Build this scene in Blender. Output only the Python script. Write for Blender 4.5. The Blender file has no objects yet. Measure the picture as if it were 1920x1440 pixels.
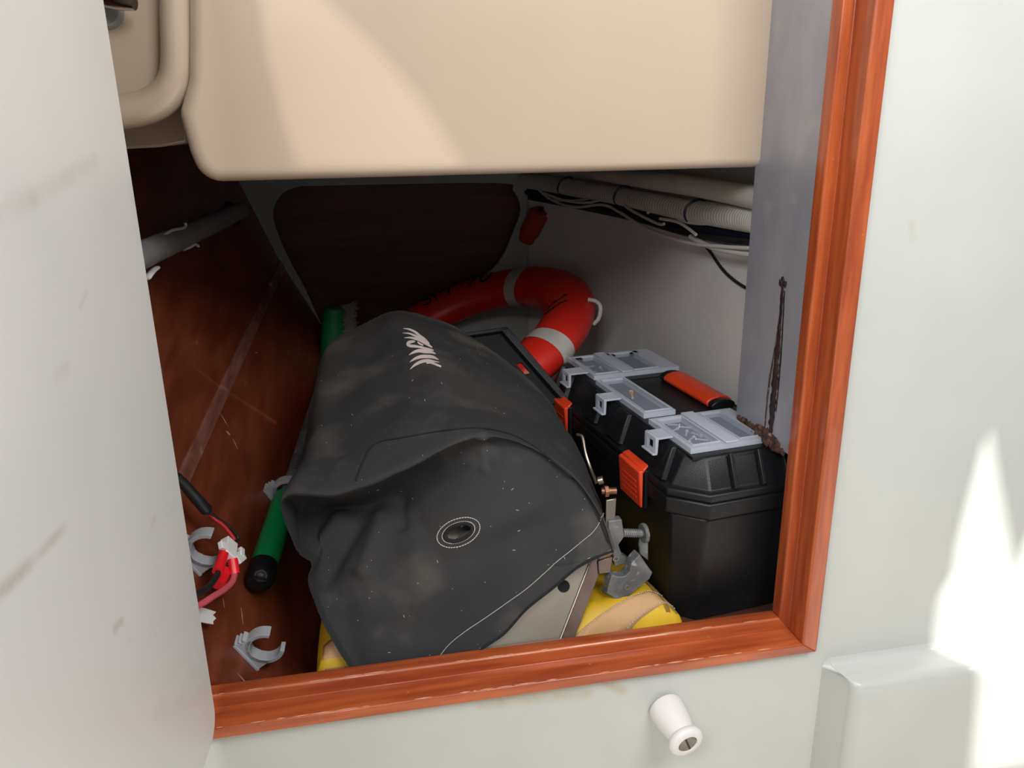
import bpy, bmesh, math, random
from mathutils import Vector, Matrix, noise
from mathutils.bvhtree import BVHTree
random.seed(7)
scene = bpy.context.scene
COL = scene.collection

# ------------------------------------------------------------------ camera
F = 1500.0                                   # focal length in pixels of the 1920 wide frame
CAM = Vector((0.0, -1.0, 0.80))
RIGHT = Vector((0.981, -0.192, -0.015)); DOWN = Vector((-0.073, -0.300, -0.951)); FWD = Vector((0.178, 0.934, -0.308))
FWD.normalize(); RIGHT = (RIGHT - FWD * RIGHT.dot(FWD)).normalized(); DOWN = FWD.cross(RIGHT).normalized()
cam_data = bpy.data.cameras.new('camera'); cam = bpy.data.objects.new('camera', cam_data); COL.objects.link(cam)
cam_data.sensor_width = 36.0; cam_data.lens = 36.0 * F / 1920.0; cam_data.clip_start = 0.01
cm = Matrix((RIGHT, -DOWN, -FWD)).transposed().to_4x4(); cm.translation = CAM
cam.matrix_world = cm
scene.camera = cam

# ------------------------------------------------------------------ light
SUN_DIR = Vector((0.42, -0.62, 0.66)).normalized()      # towards the sun
world = bpy.data.worlds.new('world'); scene.world = world; world.use_nodes = True
bg = world.node_tree.nodes['Background']; bg.inputs[0].default_value = (0.93, 0.97, 1.0, 1); bg.inputs[1].default_value = 0.30
sd = bpy.data.lights.new('sun', 'SUN'); sd.energy = 9.0; sd.angle = 0.012; sd.color = (1.0, 0.97, 0.9)
sun = bpy.data.objects.new('sun', sd); COL.objects.link(sun)
sun.rotation_euler = SUN_DIR.to_track_quat('Z', 'Y').to_euler()
def area(name, loc, target, sx, sy, power, colr):
    d = bpy.data.lights.new(name, 'AREA'); d.shape = 'RECTANGLE'; d.size = sx; d.size_y = sy; d.energy = power; d.color = colr
    o = bpy.data.objects.new(name, d); COL.objects.link(o); o.location = loc
    o.rotation_euler = (Vector(loc) - Vector(target)).to_track_quat('Z', 'Y').to_euler()
    return o
area('companionway_daylight', (0.80, -1.40, 1.72), (0.25, 0.1, 0.30), 0.9, 0.6, 27.0, (1.0, 0.99, 0.975))
area('added_side_fill', (-0.55, -1.55, 1.62), (0.60, 0.45, 0.40), 0.6, 0.45, 24.0, (0.97, 0.985, 1.0))  # fill light added at the left to brighten the hull and plate
vs = scene.view_settings; vs.view_transform = 'Standard'; vs.look = 'None'; vs.gamma = 1.0; vs.exposure = -0.05; vs.use_curve_mapping = False

# ------------------------------------------------------------------ helpers
def ray(px, py): return (RIGHT * (px - 960) + DOWN * (py - 720) + FWD * F)
def P(px, py, y): d = ray(px, py); return CAM + d * ((y - CAM.y) / d.y)
def PZ(px, py, z): d = ray(px, py); return CAM + d * ((z - CAM.z) / d.z)
def PX(px, py, x): d = ray(px, py); return CAM + d * ((x - CAM.x) / d.x)
def proj(p):
    d = p - CAM; k = d.dot(FWD); return (960 + F * d.dot(RIGHT) / k, 720 + F * d.dot(DOWN) / k)
def lin(c): return tuple(((v / 255.0) / 12.92 if v / 255.0 <= 0.04045 else ((v / 255.0 + 0.055) / 1.055) ** 2.4) for v in c[:3]) + (1.0,)

def mat(name, c, rough=0.5, metal=0.0, c2=None, nscale=8.0, stretch=(1, 1, 1), bump=0.0, bscale=None, mixlo=0.35, mixhi=0.65, detail=5, coat=0.0, spec=0.5, c3=None, s3=30.0, t3=(0.6, 0.75), rvar=0.0):
    m = bpy.data.materials.new(name); m.use_nodes = True; nt = m.node_tree; N = nt.nodes; L = nt.links
    b = N['Principled BSDF']; b.inputs['Base Color'].default_value = lin(c); b.inputs['Roughness'].default_value = rough
    b.inputs['Metallic'].default_value = metal; b.inputs['Coat Weight'].default_value = coat; b.inputs['Specular IOR Level'].default_value = spec
    tc = N.new('ShaderNodeTexCoord'); mp = N.new('ShaderNodeMapping'); mp.inputs['Scale'].default_value = stretch
    L.new(tc.outputs['Object'], mp.inputs[0])
    last = None
    if c2:
        n = N.new('ShaderNodeTexNoise'); n.inputs['Scale'].default_value = nscale; n.inputs['Detail'].default_value = detail
        L.new(mp.outputs[0], n.inputs['Vector'])
        r = N.new('ShaderNodeMapRange'); r.inputs[1].default_value = mixlo; r.inputs[2].default_value = mixhi
        L.new(n.outputs['Fac'], r.inputs[0])
        x = N.new('ShaderNodeMix'); x.data_type = 'RGBA'; x.inputs[6].default_value = lin(c); x.inputs[7].default_value = lin(c2)
        L.new(r.outputs[0], x.inputs[0]); last = x.outputs[2]
        if rvar:
            rr = N.new('ShaderNodeMapRange'); rr.inputs[3].default_value = rough - rvar; rr.inputs[4].default_value = rough + rvar
            L.new(n.outputs['Fac'], rr.inputs[0]); L.new(rr.outputs[0], b.inputs['Roughness'])
    if c3:
        n3 = N.new('ShaderNodeTexNoise'); n3.inputs['Scale'].default_value = s3; n3.inputs['Detail'].default_value = 6
        L.new(tc.outputs['Object'], n3.inputs['Vector'])
        r3 = N.new('ShaderNodeMapRange'); r3.inputs[1].default_value = t3[0]; r3.inputs[2].default_value = t3[1]
        L.new(n3.outputs['Fac'], r3.inputs[0])
        x3 = N.new('ShaderNodeMix'); x3.data_type = 'RGBA'; x3.inputs[6].default_value = lin(c); x3.inputs[7].default_value = lin(c3)
        if last: L.new(last, x3.inputs[6])
        L.new(r3.outputs[0], x3.inputs[0]); last = x3.outputs[2]
    if last: L.new(last, b.inputs['Base Color'])
    if bump:
        nb = N.new('ShaderNodeTexNoise'); nb.inputs['Scale'].default_value = bscale or nscale * 4; nb.inputs['Detail'].default_value = 4
        L.new(mp.outputs[0], nb.inputs['Vector'])
        bp = N.new('ShaderNodeBump'); bp.inputs['Strength'].default_value = bump; bp.inputs['Distance'].default_value = 0.002
        L.new(nb.outputs['Fac'], bp.inputs['Height']); L.new(bp.outputs[0], b.inputs['Normal'])
    return m

def smear_mat(name, c, smears, sc, rough=0.35, c2=None):
    """painted panel with a few dirt smears that have a place of their own: (a, b, half width, strength) in object space"""
    m = mat(name, c, rough=rough, c2=c2 or c, nscale=5, bump=0.03, bscale=40)
    nt = m.node_tree; N = nt.nodes; L = nt.links; b = N['Principled BSDF']
    src = b.inputs['Base Color'].links[0].from_socket
    tc = N.new('ShaderNodeTexCoord')
    wn = N.new('ShaderNodeTexNoise'); wn.inputs['Scale'].default_value = 26; wn.inputs['Detail'].default_value = 5
    L.new(tc.outputs['Object'], wn.inputs['Vector'])
    for a, e, w, s in smears:
        a = Vector(a); e = Vector(e); ax = (e - a).normalized(); ln = (e - a).length
        sub = N.new('ShaderNodeVectorMath'); sub.operation = 'SUBTRACT'; L.new(tc.outputs['Object'], sub.inputs[0]); sub.inputs[1].default_value = a
        dt = N.new('ShaderNodeVectorMath'); dt.operation = 'DOT_PRODUCT'; L.new(sub.outputs[0], dt.inputs[0]); dt.inputs[1].default_value = ax
        cl = N.new('ShaderNodeClamp'); cl.inputs[1].default_value = 0; cl.inputs[2].default_value = ln; L.new(dt.outputs['Value'], cl.inputs[0])
        scv = N.new('ShaderNodeVectorMath'); scv.operation = 'SCALE'; scv.inputs[0].default_value = ax; L.new(cl.outputs[0], scv.inputs['Scale'])
        ds = N.new('ShaderNodeVectorMath'); ds.operation = 'DISTANCE'; L.new(sub.outputs[0], ds.inputs[0]); L.new(scv.outputs[0], ds.inputs[1])
        r = N.new('ShaderNodeMapRange'); r.inputs[1].default_value = w; r.inputs[2].default_value = 0.0; r.inputs[4].default_value = s; r.interpolation_type = 'SMOOTHSTEP'
        L.new(ds.outputs['Value'], r.inputs[0])
        wr = N.new('ShaderNodeMapRange'); wr.inputs[1].default_value = 0.2; wr.inputs[2].default_value = 0.66; L.new(wn.outputs['Fac'], wr.inputs[0])
        ml = N.new('ShaderNodeMath'); ml.operation = 'MULTIPLY'; L.new(r.outputs[0], ml.inputs[0]); L.new(wr.outputs[0], ml.inputs[1])
        x = N.new('ShaderNodeMix'); x.data_type = 'RGBA'; x.inputs[7].default_value = lin(sc)
        L.new(ml.outputs[0], x.inputs[0]); L.new(src, x.inputs[6]); src = x.outputs[2]
    L.new(src, b.inputs['Base Color'])
    return m

class MB:
    def __init__(s): s.v = []; s.f = []
    def add(s, vs, fs):
        o = len(s.v); s.v += [Vector(v) for v in vs]; s.f += [tuple(i + o for i in f) for f in fs]; return s
    def box(s, a, b):
        x0, y0, z0 = a; x1, y1, z1 = b
        return s.add([(x0,y0,z0),(x1,y0,z0),(x1,y1,z0),(x0,y1,z0),(x0,y0,z1),(x1,y0,z1),(x1,y1,z1),(x0,y1,z1)],
                     [(3,2,1,0),(4,5,6,7),(0,1,5,4),(1,2,6,5),(2,3,7,6),(3,0,4,7)])
    def loft(s, secs, cap=True, closed=True):
        n = len(secs[0]); vs = [p for q in secs for p in q]; fs = []
        for i in range(len(secs) - 1):
            for j in range(n if closed else n - 1):
                k = (j + 1) % n; fs.append((i*n+j, i*n+k, (i+1)*n+k, (i+1)*n+j))
        if cap and closed: fs.append(tuple(reversed(range(n)))); fs.append(tuple((len(secs)-1)*n + j for j in range(n)))
        return s.add(vs, fs)
    def prism(s, poly, d):
        d = Vector(d); return s.loft([[Vector(p) for p in poly], [Vector(p) + d for p in poly]])
    def tube(s, path, r, n=10, cap=True, flat=1.0):
        path = [Vector(p) for p in path]; R = r if hasattr(r, '__len__') else [r] * len(path)
        secs = []; up = None
        for i, p in enumerate(path):
            t = (path[min(i+1, len(path)-1)] - path[max(i-1, 0)])
            if t.length < 1e-9: t = Vector((0, 1, 0))
            t.normalize()
            if up is None: up = Vector((0, 0, 1)) if abs(t.z) < 0.9 else Vector((1, 0, 0))
            a = up - t * up.dot(t)
            if a.length < 1e-6: a = t.orthogonal()
            a.normalize(); up = a; b = t.cross(a)
            secs.append([p + (a * math.cos(2*math.pi*k/n) * flat + b * math.sin(2*math.pi*k/n)) * R[i] for k in range(n)])
        return s.loft(secs, cap)
    def build(s, name, m, parent=None, smooth=False, bevel=0.0, seg=2, wspace=False, angle=40, solid=0.0, sub=0):
        me = bpy.data.meshes.new(name); me.from_pydata([tuple(v) for v in s.v], [], s.f)
        bm = bmesh.new(); bm.from_mesh(me); bmesh.ops.remove_doubles(bm, verts=bm.verts, dist=1e-6)
        bmesh.ops.recalc_face_normals(bm, faces=bm.faces); bm.to_mesh(me); bm.free()
        return link(name, me, m, parent, smooth, bevel, seg, wspace, angle, solid, sub)
def link(name, me, m, parent=None, smooth=False, bevel=0.0, seg=2, wspace=False, angle=40, solid=0.0, sub=0):
    o = bpy.data.objects.new(name, me); COL.objects.link(o)
    if m: me.materials.append(m)
    if parent:
        o.parent = parent
        if wspace: o.matrix_parent_inverse = parent.matrix_basis.inverted()
    if solid:
        q = o.modifiers.new('solid', 'SOLIDIFY'); q.thickness = solid; q.offset = -1
    if sub:
        q = o.modifiers.new('sub', 'SUBSURF'); q.levels = sub; q.render_levels = sub
    if bevel:
        q = o.modifiers.new('bevel', 'BEVEL'); q.width = bevel; q.segments = seg; q.limit_method = 'ANGLE'; q.angle_limit = math.radians(35)
    if smooth or bevel:
        for p in me.polygons: p.use_smooth = True
        try: me.set_sharp_from_angle(angle=math.radians(angle))
        except Exception: pass
    return o
def empty(name, loc, rz=0.0):
    o = bpy.data.objects.new(name, None); COL.objects.link(o); o.empty_display_size = 0.05
    o.matrix_basis = Matrix.Translation(Vector(loc)) @ Matrix.Rotation(rz, 4, 'Z'); return o
def tag(o, label, cat, group=None):
    o['label'] = label; o['category'] = cat
    if group: o['group'] = group
    return o
def struct(o): o['kind'] = 'structure'; return o
def spline(pts, n=8):
    pts = [Vector(p) for p in pts]; out = []
    for i in range(len(pts) - 1):
        a = pts[max(i-1, 0)]; b = pts[i]; c = pts[i+1]; d = pts[min(i+2, len(pts)-1)]
        for k in range(n):
            t = k / n
            out.append(0.5 * (2*b + (c - a)*t + (2*a - 5*b + 4*c - d)*t*t + (3*b - a - 3*c + d)*t**3))
    out.append(pts[-1]); return out

# ------------------------------------------------------------------ materials
M = {}
M['white'] = smear_mat('white_panel', (197, 200, 196), [((.14,0,-.035),(.30,0,-.045),.02,.6), ((.33,0,-.03),(.36,0,-.05),.014,.75), ((.76,0,.66),(.765,0,.64),.01,.3)], (176, 160, 132), rough=0.30, c2=(192, 195, 191))
M['wood'] = mat('mahogany_trim', (182, 91, 47), rough=0.30, c2=(148, 65, 33), nscale=5, stretch=(1.2, 14, 14), bump=0.12, bscale=9, coat=0.35, c3=(205, 140, 96), s3=60, t3=(0.72, 0.80))
M['woodv'] = mat('mahogany_trim_upright', (182, 91, 47), rough=0.30, c2=(148, 65, 33), nscale=5, stretch=(14, 14, 1.2), bump=0.12, bscale=9, coat=0.35, c3=(205, 140, 96), s3=60, t3=(0.72, 0.80))
M['ply'] = mat('mahogany_lining', (132, 64, 42), rough=0.34, c2=(106, 48, 31), nscale=6, stretch=(10, 1.0, 3), bump=0.10, bscale=10, c3=(176, 120, 96), s3=24, t3=(0.70, 0.86), coat=0.15)
M['stripm'] = mat('lining_strip', (142, 98, 86), rough=0.26, c2=(116, 72, 62), nscale=10, stretch=(8, 1, 4), c3=(186, 168, 158), s3=18, t3=(0.62, 0.80), coat=0.3)
M['dark_ply'] = mat('back_ply', (104, 46, 34), rough=0.5, c2=(78, 34, 26), nscale=5, stretch=(1, 6, 8), bump=0.05)
M['grey_paint'] = mat('bulkhead_paint', (176, 180, 176), rough=0.5, c2=(160, 164, 160), nscale=4, bump=0.1, bscale=50)
M['hull'] = mat('hull_paint', (230, 228, 225), rough=0.42, c2=(221, 219, 216), nscale=4, bump=0.25, bscale=70, spec=0.4)
M['cream'] = mat('cream_gelcoat', (190, 173, 154), rough=0.24, c2=(185, 167, 148), nscale=2.5, bump=0.02, bscale=14, c3=(150, 120, 96), s3=34, t3=(0.80, 0.86), coat=0.25)
M['bilge'] = mat('locker_sole', (92, 58, 46), rough=0.5, c2=(62, 38, 30), nscale=6, stretch=(1, 6, 1))
M['plate'] = mat('brushed_plate', (168, 168, 176), rough=0.38, metal=0.25, c2=(152, 153, 164), nscale=7, stretch=(1, 2, 1), bump=0.15, bscale=26, c3=(182, 180, 180), s3=18, t3=(0.60, 0.85), rvar=0.1)
M['rust'] = mat('rusty_sealant', (96, 66, 54), rough=0.7, c2=(56, 36, 30), nscale=60, bump=0.6, bscale=120, c3=(150, 126, 112), s3=90, t3=(0.6, 0.72))
M['scar'] = mat('dark_scar', (58, 36, 34), rough=0.5, c2=(30, 20, 20), nscale=60, stretch=(1, 1, .3), bump=0.4)
M['cover'] = mat('cover_canvas', (50, 51, 54), rough=0.85, c2=(62, 60, 58), nscale=4, bump=0.35, bscale=520, mixlo=.4, mixhi=.7, c3=(112, 104, 94), s3=5.5, t3=(0.50, 0.82), spec=0.25)
M['covdark'] = mat('cover_binding', (34, 35, 38), rough=0.85, bump=0.3, bscale=300, spec=0.25)
M['thread'] = mat('pale_thread', (196, 192, 184), rough=0.8)
M['print'] = mat('white_print', (226, 212, 208), rough=0.6)
M['steel'] = mat('stainless_steel', (176, 166, 154), rough=0.30, metal=0.9, c2=(150, 140, 126), nscale=6, bump=0.05, bscale=30, c3=(112, 92, 76), s3=18, t3=(0.58, 0.8), rvar=.08)
M['steeld'] = mat('stained_steel', (126, 110, 100), rough=0.35, metal=0.85, c2=(96, 78, 70), nscale=12)
M['cast'] = mat('cast_aluminium', (138, 140, 142), rough=0.62, metal=0.5, c2=(104, 106, 108), nscale=26, bump=0.5, bscale=90, c3=(180, 180, 180), s3=60, t3=(0.6, 0.7))
M['copper'] = mat('copper_bolt', (168, 116, 92), rough=0.4, metal=0.8, c2=(120, 80, 64), nscale=40)
M['yellow'] = mat('yellow_nylon', (214, 176, 30), rough=0.55, c2=(196, 156, 22), nscale=9, bump=0.4, bscale=30, c3=(150, 120, 40), s3=26, t3=(0.62, 0.78))
M['tan'] = mat('tan_webbing', (196, 156, 112), rough=0.75, c2=(180, 140, 98), nscale=12, bump=0.4, bscale=240)
M['olive'] = mat('olive_side_fabric', (140, 110, 48), rough=0.7, c2=(120, 92, 40), nscale=10, bump=0.3, bscale=40)
M['black'] = mat('black_plastic', (19, 21, 24), rough=0.40, spec=0.35, c2=(23, 25, 28), nscale=10, bump=0.15, bscale=400)
M['black2'] = mat('matt_black_plastic', (13, 15, 18), rough=0.55, spec=0.2, bump=0.1, bscale=300)
M['orange'] = mat('orange_plastic', (226, 70, 34), rough=0.4, c2=(216, 62, 30), nscale=10)
M['floatm'] = mat('faded_orange_float', (176, 64, 34), rough=0.6)
M['ring'] = mat('orange_red_float', (222, 44, 28), rough=0.42, c2=(206, 36, 26), nscale=6, bump=0.08, bscale=30)
M['band'] = mat('reflective_band', (206, 200, 194), rough=0.5, c2=(186, 180, 176), nscale=14)
M['ink'] = mat('black_ink', (40, 16, 16), rough=0.6)
M['green'] = mat('green_plastic', (0, 150, 84), rough=0.4, c2=(0, 138, 76), nscale=8)
M['greend'] = mat('green_brush_block', (10, 120, 66), rough=0.5)
M['bristle'] = mat('pale_bristles', (150, 146, 136), rough=0.9)
M['grey_pvc'] = mat('grey_pvc', (176, 178, 184), rough=0.45, c2=(164, 166, 172), nscale=14)
M['greypipe'] = mat('grey_pipe', (150, 150, 150), rough=0.5, c2=(134, 134, 134), nscale=10)
M['bright'] = mat('bright_zinc', (214, 216, 220), rough=0.3, metal=0.5)
M['wht_plastic'] = mat('white_plastic', (232, 230, 228), rough=0.3)
M['wire_w'] = mat('white_cable', (214, 210, 204), rough=0.45)
M['hose'] = mat('pale_hose', (196, 192, 184), rough=0.5, c2=(182, 178, 170), nscale=9)
M['wire_b'] = mat('blue_black_cable', (28, 38, 66), rough=0.4)
M['wire_k'] = mat('black_cable', (30, 31, 33), rough=0.45)
M['wire_r'] = mat('red_cable', (200, 40, 46), rough=0.4)
M['wire_p'] = mat('pink_cable', (196, 84, 100), rough=0.45)
M['red'] = mat('red_terminal', (226, 28, 38), rough=0.35)
M['chrome'] = mat('chrome', (200, 204, 208), rough=0.12, metal=1.0)
M['screwm'] = mat('slotted_screw_steel', (150, 144, 134), rough=0.55, metal=0.4, c2=(118, 112, 104), nscale=60)
M['dirt'] = mat('screw_slot_dark', (52, 50, 48), rough=0.7)
M['cabinwhite'] = mat('cabin_white', (228, 228, 222), rough=0.5)
M['teak'] = mat('cabin_sole', (150, 140, 128), rough=0.5, c2=(130, 120, 108), nscale=5, stretch=(8, 1, 1))
def milky(name, c, fac):
    m = bpy.data.materials.new(name); m.use_nodes = True; N = m.node_tree.nodes; L = m.node_tree.links
    b = N['Principled BSDF']; b.inputs['Base Color'].default_value = lin(c); b.inputs['Roughness'].default_value = 0.28
    t = N.new('ShaderNodeBsdfTransparent'); x = N.new('ShaderNodeMixShader'); x.inputs[0].default_value = fac
    L.new(t.outputs[0], x.inputs[1]); L.new(b.outputs[0], x.inputs[2]); L.new(x.outputs[0], N['Material Output'].inputs[0]); return m
M['milky'] = milky('milky_plastic', (206, 212, 226), 0.62)
M['clear'] = milky('clear_window_plastic', (190, 200, 220), 0.22)

# ------------------------------------------------------------------ geometry constants (metres, locker sole z = 0, front panel y = 0)
YB = 1.40                                      # rear bulkhead
JX0, JX1, JX2 = 0.633, 0.652, 0.681            # right jamb: inner lip, step, outer edge
RZ0, RZ1, RZ2 = 0.027, 0.004, -0.016           # bottom rail
LX0 = -0.262; TZ0 = 1.45                       # left jamb inner edge, head inner edge
YC = .215                                      # front of the cockpit moulding
YL, YO = 0.022, -0.020                         # lip front and outer front

# ------------------------------------------------------------------ setting
# front panel with the locker opening (four slabs of one moulding), gelcoat step at lower right
fx0, fx1, fz0, fz1 = LX0 - .03, JX2 - .01, RZ2 + .008, TZ0 + .03
w = MB()
w.box((-2.2, 0, -0.75), (fx0, .03, 2.0)).box((fx1, 0, -0.75), (2.4, .03, 2.0)).box((fx0, 0, -0.75), (fx1, .03, fz0)).box((fx0, 0, fz1), (fx1, .03, 2.0))
wall_front = struct(w.build('wall_front', M['white']))
def step_sec(z, e):                            # section of the protruding moulded step at height z, e = how far it stands out (0..1)
    y = -.055 * e
    return y
st = MB(); secs = []
prof = [(-.745, 1), (-.10, 1), (-.082, 1), (-.072, .97), (-.066, .88), (-.0635, .76), (-.0615, .45), (-.0585, .15), (-.053, .04), (-.046, 0.0)]
for z, e in prof:
    y = -.055 * e; q = .718 + .014 * e
    row = [(.700, .004, z)]
    for k in range(7):
        a = math.pi / 2 * k / 6
        rr = .020 * e
        row.append((q - .004 + rr - rr * math.cos(a) if False else q + rr * (1 - math.cos(math.pi/2 - a)) * 0 + rr * (1 - math.cos(a)), y + rr - rr * math.sin(a), z))
    row[0] = (.706 - .0, .0005, z)
    row += [(1.6, y, z), (1.6, .02, z), (.706, .02, z)]
    secs.append(row)
st.loft(secs)
step = st.build('trim_6', M['white'], smooth=True, angle=50); struct(step)

# door frame: stepped (rabbeted) mahogany moulding, four mitred lengths
def frame_piece(name, corners, m):
    """corners: for the three offsets (lip, step, outer) the two end points (x, z) of that edge"""
    (a0, b0), (a1, b1), (a2, b2) = corners
    def ring(e0, e1, e2):
        X = lambda e, y: (e[0], y, e[1])
        return [X(e0, YL + .024), X(e0, YL + .003), (e0[0]*.88 + e1[0]*.12, YL, e0[1]*.88 + e1[1]*.12), X(e1, YL), X(e1, YO + .003),
                (e1[0]*.9 + e2[0]*.1, YO, e1[1]*.9 + e2[1]*.1), (e1[0]*.12 + e2[0]*.88, YO, e1[1]*.12 + e2[1]*.88), X(e2, YO + .004), X(e2, YL + .024)]
    mb = MB().loft([[Vector(p) for p in ring(a0, a1, a2)], [Vector(p) for p in ring(b0, b1, b2)]])
    return struct(mb.build(name, m, bevel=.0012, seg=2, smooth=True))
lx = [LX0, LX0 - .019, LX0 - .048]; rx = [JX0, JX1, JX2]; bz = [RZ0, RZ1, RZ2]; tz = [TZ0, TZ0 + .02, TZ0 + .05]
rail = frame_piece('trim_1', [((lx[i], bz[i]), (rx[i], bz[i])) for i in range(3)], M['wood'])
frame_piece('trim_2', [((rx[i], bz[i]), (rx[i], tz[i])) for i in range(3)], M['woodv'])
frame_piece('trim_3', [((lx[i], tz[i]), (rx[i], tz[i])) for i in range(3)], M['wood'])
frame_piece('trim_4', [((lx[i], bz[i]), (lx[i], tz[i])) for i in range(3)], M['woodv'])

# worn varnish and a painted-in highlight along the edges of the bottom rail
rw = random.Random(21)
M['worn'] = mat('worn_varnish_highlight', (206, 150, 112), rough=0.5)
for yy, zz, dens in ((YO + .0009, RZ1 + .0002, .75), (YL + .0022, RZ0 - .0002, .45)):
    wv = MB(); x = LX0 + .02
    while x < JX0 - .01:
        L_ = rw.uniform(.004, .035)
        if rw.random() < dens: wv.tube([(x, yy, zz), (x + L_*.5, yy, zz + rw.uniform(-.0002, .0002)), (x + L_, yy, zz)], [.0003, rw.uniform(.0006, .0012), .0003], 5)
        x += L_ + rw.uniform(.0, .012)
    wv.build('worn_edge_highlight', M['worn'], rail)
# locker sole
struct(MB().box((-.098, .031, -.03), (1.0, 1.7, 0)).build('floor', M['bilge']))
struct(MB().box((-.98, .031, -.33), (1.18, 1.83, -.31)).build('floor_bilge', M['bilge']))
# sloping mahogany lining on the left
p0 = P(525, 490, YB); p1 = P(600, 605, YB); pu = P(450, 345, YB); S = P(335, 890, .305)
sdir = (p0 - S).normalized()
nlow = (p1 - p0).cross(S - p0).normalized(); nlow = nlow if nlow.x > 0 else -nlow
nup = (pu - p0).cross(S - p0).normalized(); nup = nup if nup.x > 0 else -nup
def LH(px, py, h=0.0):                          # point on the lower lining under a pixel, h above it
    d = ray(px, py); return CAM + d * (((p0 - CAM).dot(nlow) + h) / d.dot(nlow))
def on_y(p, d, y): return p + d * ((y - p.y) / d.y)
sf = on_y(S, sdir, .048); sb = on_y(S, sdir, YB)
ddn = (p1 - p0).normalized(); dup = (pu - p0).normalized()
wl = empty('wall_left', (sf.x, .3, 0)); struct(wl)
def slab(a, b, c, d, n, t): return MB().loft([[a, b, c, d], [q - n * t for q in (a, b, c, d)]])
kz = lambda p, d: p + d * ((-.30 - p.z) / d.z)
ddn_f = ddn
slab(sf, sb, kz(sb, ddn), kz(sf, ddn), nlow, .012).build('lower_panel', M['ply'], wl, wspace=True)
ku = lambda p: p + dup * ((1.49 - p.z) / dup.z)
slab(sf, sb, ku(sb), ku(sf), nup, .012).build('upper_panel', M['ply'], wl, wspace=True)
# joint strip along the break between the panels
sn = (nlow + nup).normalized(); sw = sdir.cross(sn).normalized(); sw = sw if sw.z < 0 else -sw
def strip_sec(p): return [p - sw*.004, p - sw*.003 + sn*.004, p + sw*.024 + sn*.0035 - nlow*.0, p + sw*.026, p + sw*.026 - nlow*.003, p - sw*.004 - sn*.004]
strip = MB().loft([strip_sec(on_y(S, sdir, .05)), strip_sec(on_y(S, sdir, YB - .002))]).build('joint_strip', M['stripm'], wl, wspace=True, bevel=.001)

# pale scuffs on the lining
M['scuff'] = mat('pale_scuff', (186, 150, 132), rough=0.6)
for a_, b_, r_ in (((416,627),(428,646),.0008),((431,655),(440,664),.0006),((424,808),(432,816),.0016),((414,776),(428,800),.0006),((436,822),(446,842),.0005),((478,660),(483,662),.0010),((452,1140),(456,1170),.0006),((418,1120),(421,1140),.0005),((445,1262),(470,1290),.0007)):
    MB().tube([LH(*a_, .0004), LH(*a_, .0004).lerp(LH(*b_, .0004), .5), LH(*b_, .0004)], [r_*.3, r_, r_*.3], 5).build('scuff', M['scuff'], wl, wspace=True)

# rear bulkhead: grey painted board with a round-cornered cut-out, mahogany board behind it
cut = [P(*q, YB) for q in ((565,349),(530,362),(512,395),(518,430),(540,482),(575,548),(604,612),(640,690),(700,720),(800,650),(880,545),(935,492),(962,436),(976,392),(962,358),(925,343))]
outb = [P(*q, YB) for q in ((400,200),(400,345),(450,480),(470,520),(500,560),(530,600),(570,660),(600,800),(700,900),(850,900),(989,800),(989,560),(989,480),(989,420),(989,330),(989,200))]
cut = spline(cut + [cut[0]], 4)[:-1]
outb2 = [outb[i].lerp(outb[(i+1) % len(outb)], k/4) for i in range(len(outb)) for k in range(4)]
for q in outb2: q.z = max(q.z, -.2)
bk = MB(); n = len(cut)
yv = Vector((0, .018, 0))
bk.add([v for v in outb2] + cut + [v + yv for v in outb2] + [v + yv for v in cut],
       [(i, (i+1) % n, n + (i+1) % n, n + i) for i in range(n)] + [(2*n + i, 3*n + i, 3*n + (i+1) % n, 2*n + (i+1) % n) for i in range(n)] +
       [(n + i, n + (i+1) % n, 3*n + (i+1) % n, 3*n + i) for i in range(n)] + [(i, 2*n + i, 2*n + (i+1) % n, (i+1) % n) for i in range(n)])
wb = struct(bk.build('wall_back', M['grey_paint']))
MB().box((-.62, YB + .05, -.02), (.50, YB + .068, 1.45)).build('backing_board', M['dark_ply'], wb)
# curved white hull on the right
hp = [(.735, .03), (.728, .25), (.722, .50), (.712, .75), (.694, .95), (.660, 1.12), (.606, 1.27), (.535, 1.40), (.45, 1.50), (.3, 1.60)]
hs = spline([Vector((x, y, 0)) for x, y in hp], 5)
hl = MB()
secs = []
for p in hs:
    secs.append([p + Vector((.0 + .05 * (z - .3) * (1 if z > .3 else .8), 0, z)) for z in (-.02, .1, .2, .3, .45, .6, .8, 1.1, 1.5)])
hl.loft(secs, cap=False, closed=False)
struct(hl.build('wall_right', M['hull'], smooth=True, solid=.01))
struct(MB().box((-1.0, .03, 1.5), (1.2, 1.85, 1.52)).build('ceiling_locker', M['dark_ply']))
struct(MB().box((-1.0, 1.83, -.33), (1.2, 1.85, 1.5)).box((-1.0, .03, -.33), (-.98, 1.83, 1.5)).box((1.18, .03, -.33), (1.2, 1.83, 1.5)).build('light_block_shell', M['dark_ply']))  # unseen shell added to keep stray light out of the locker
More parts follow.
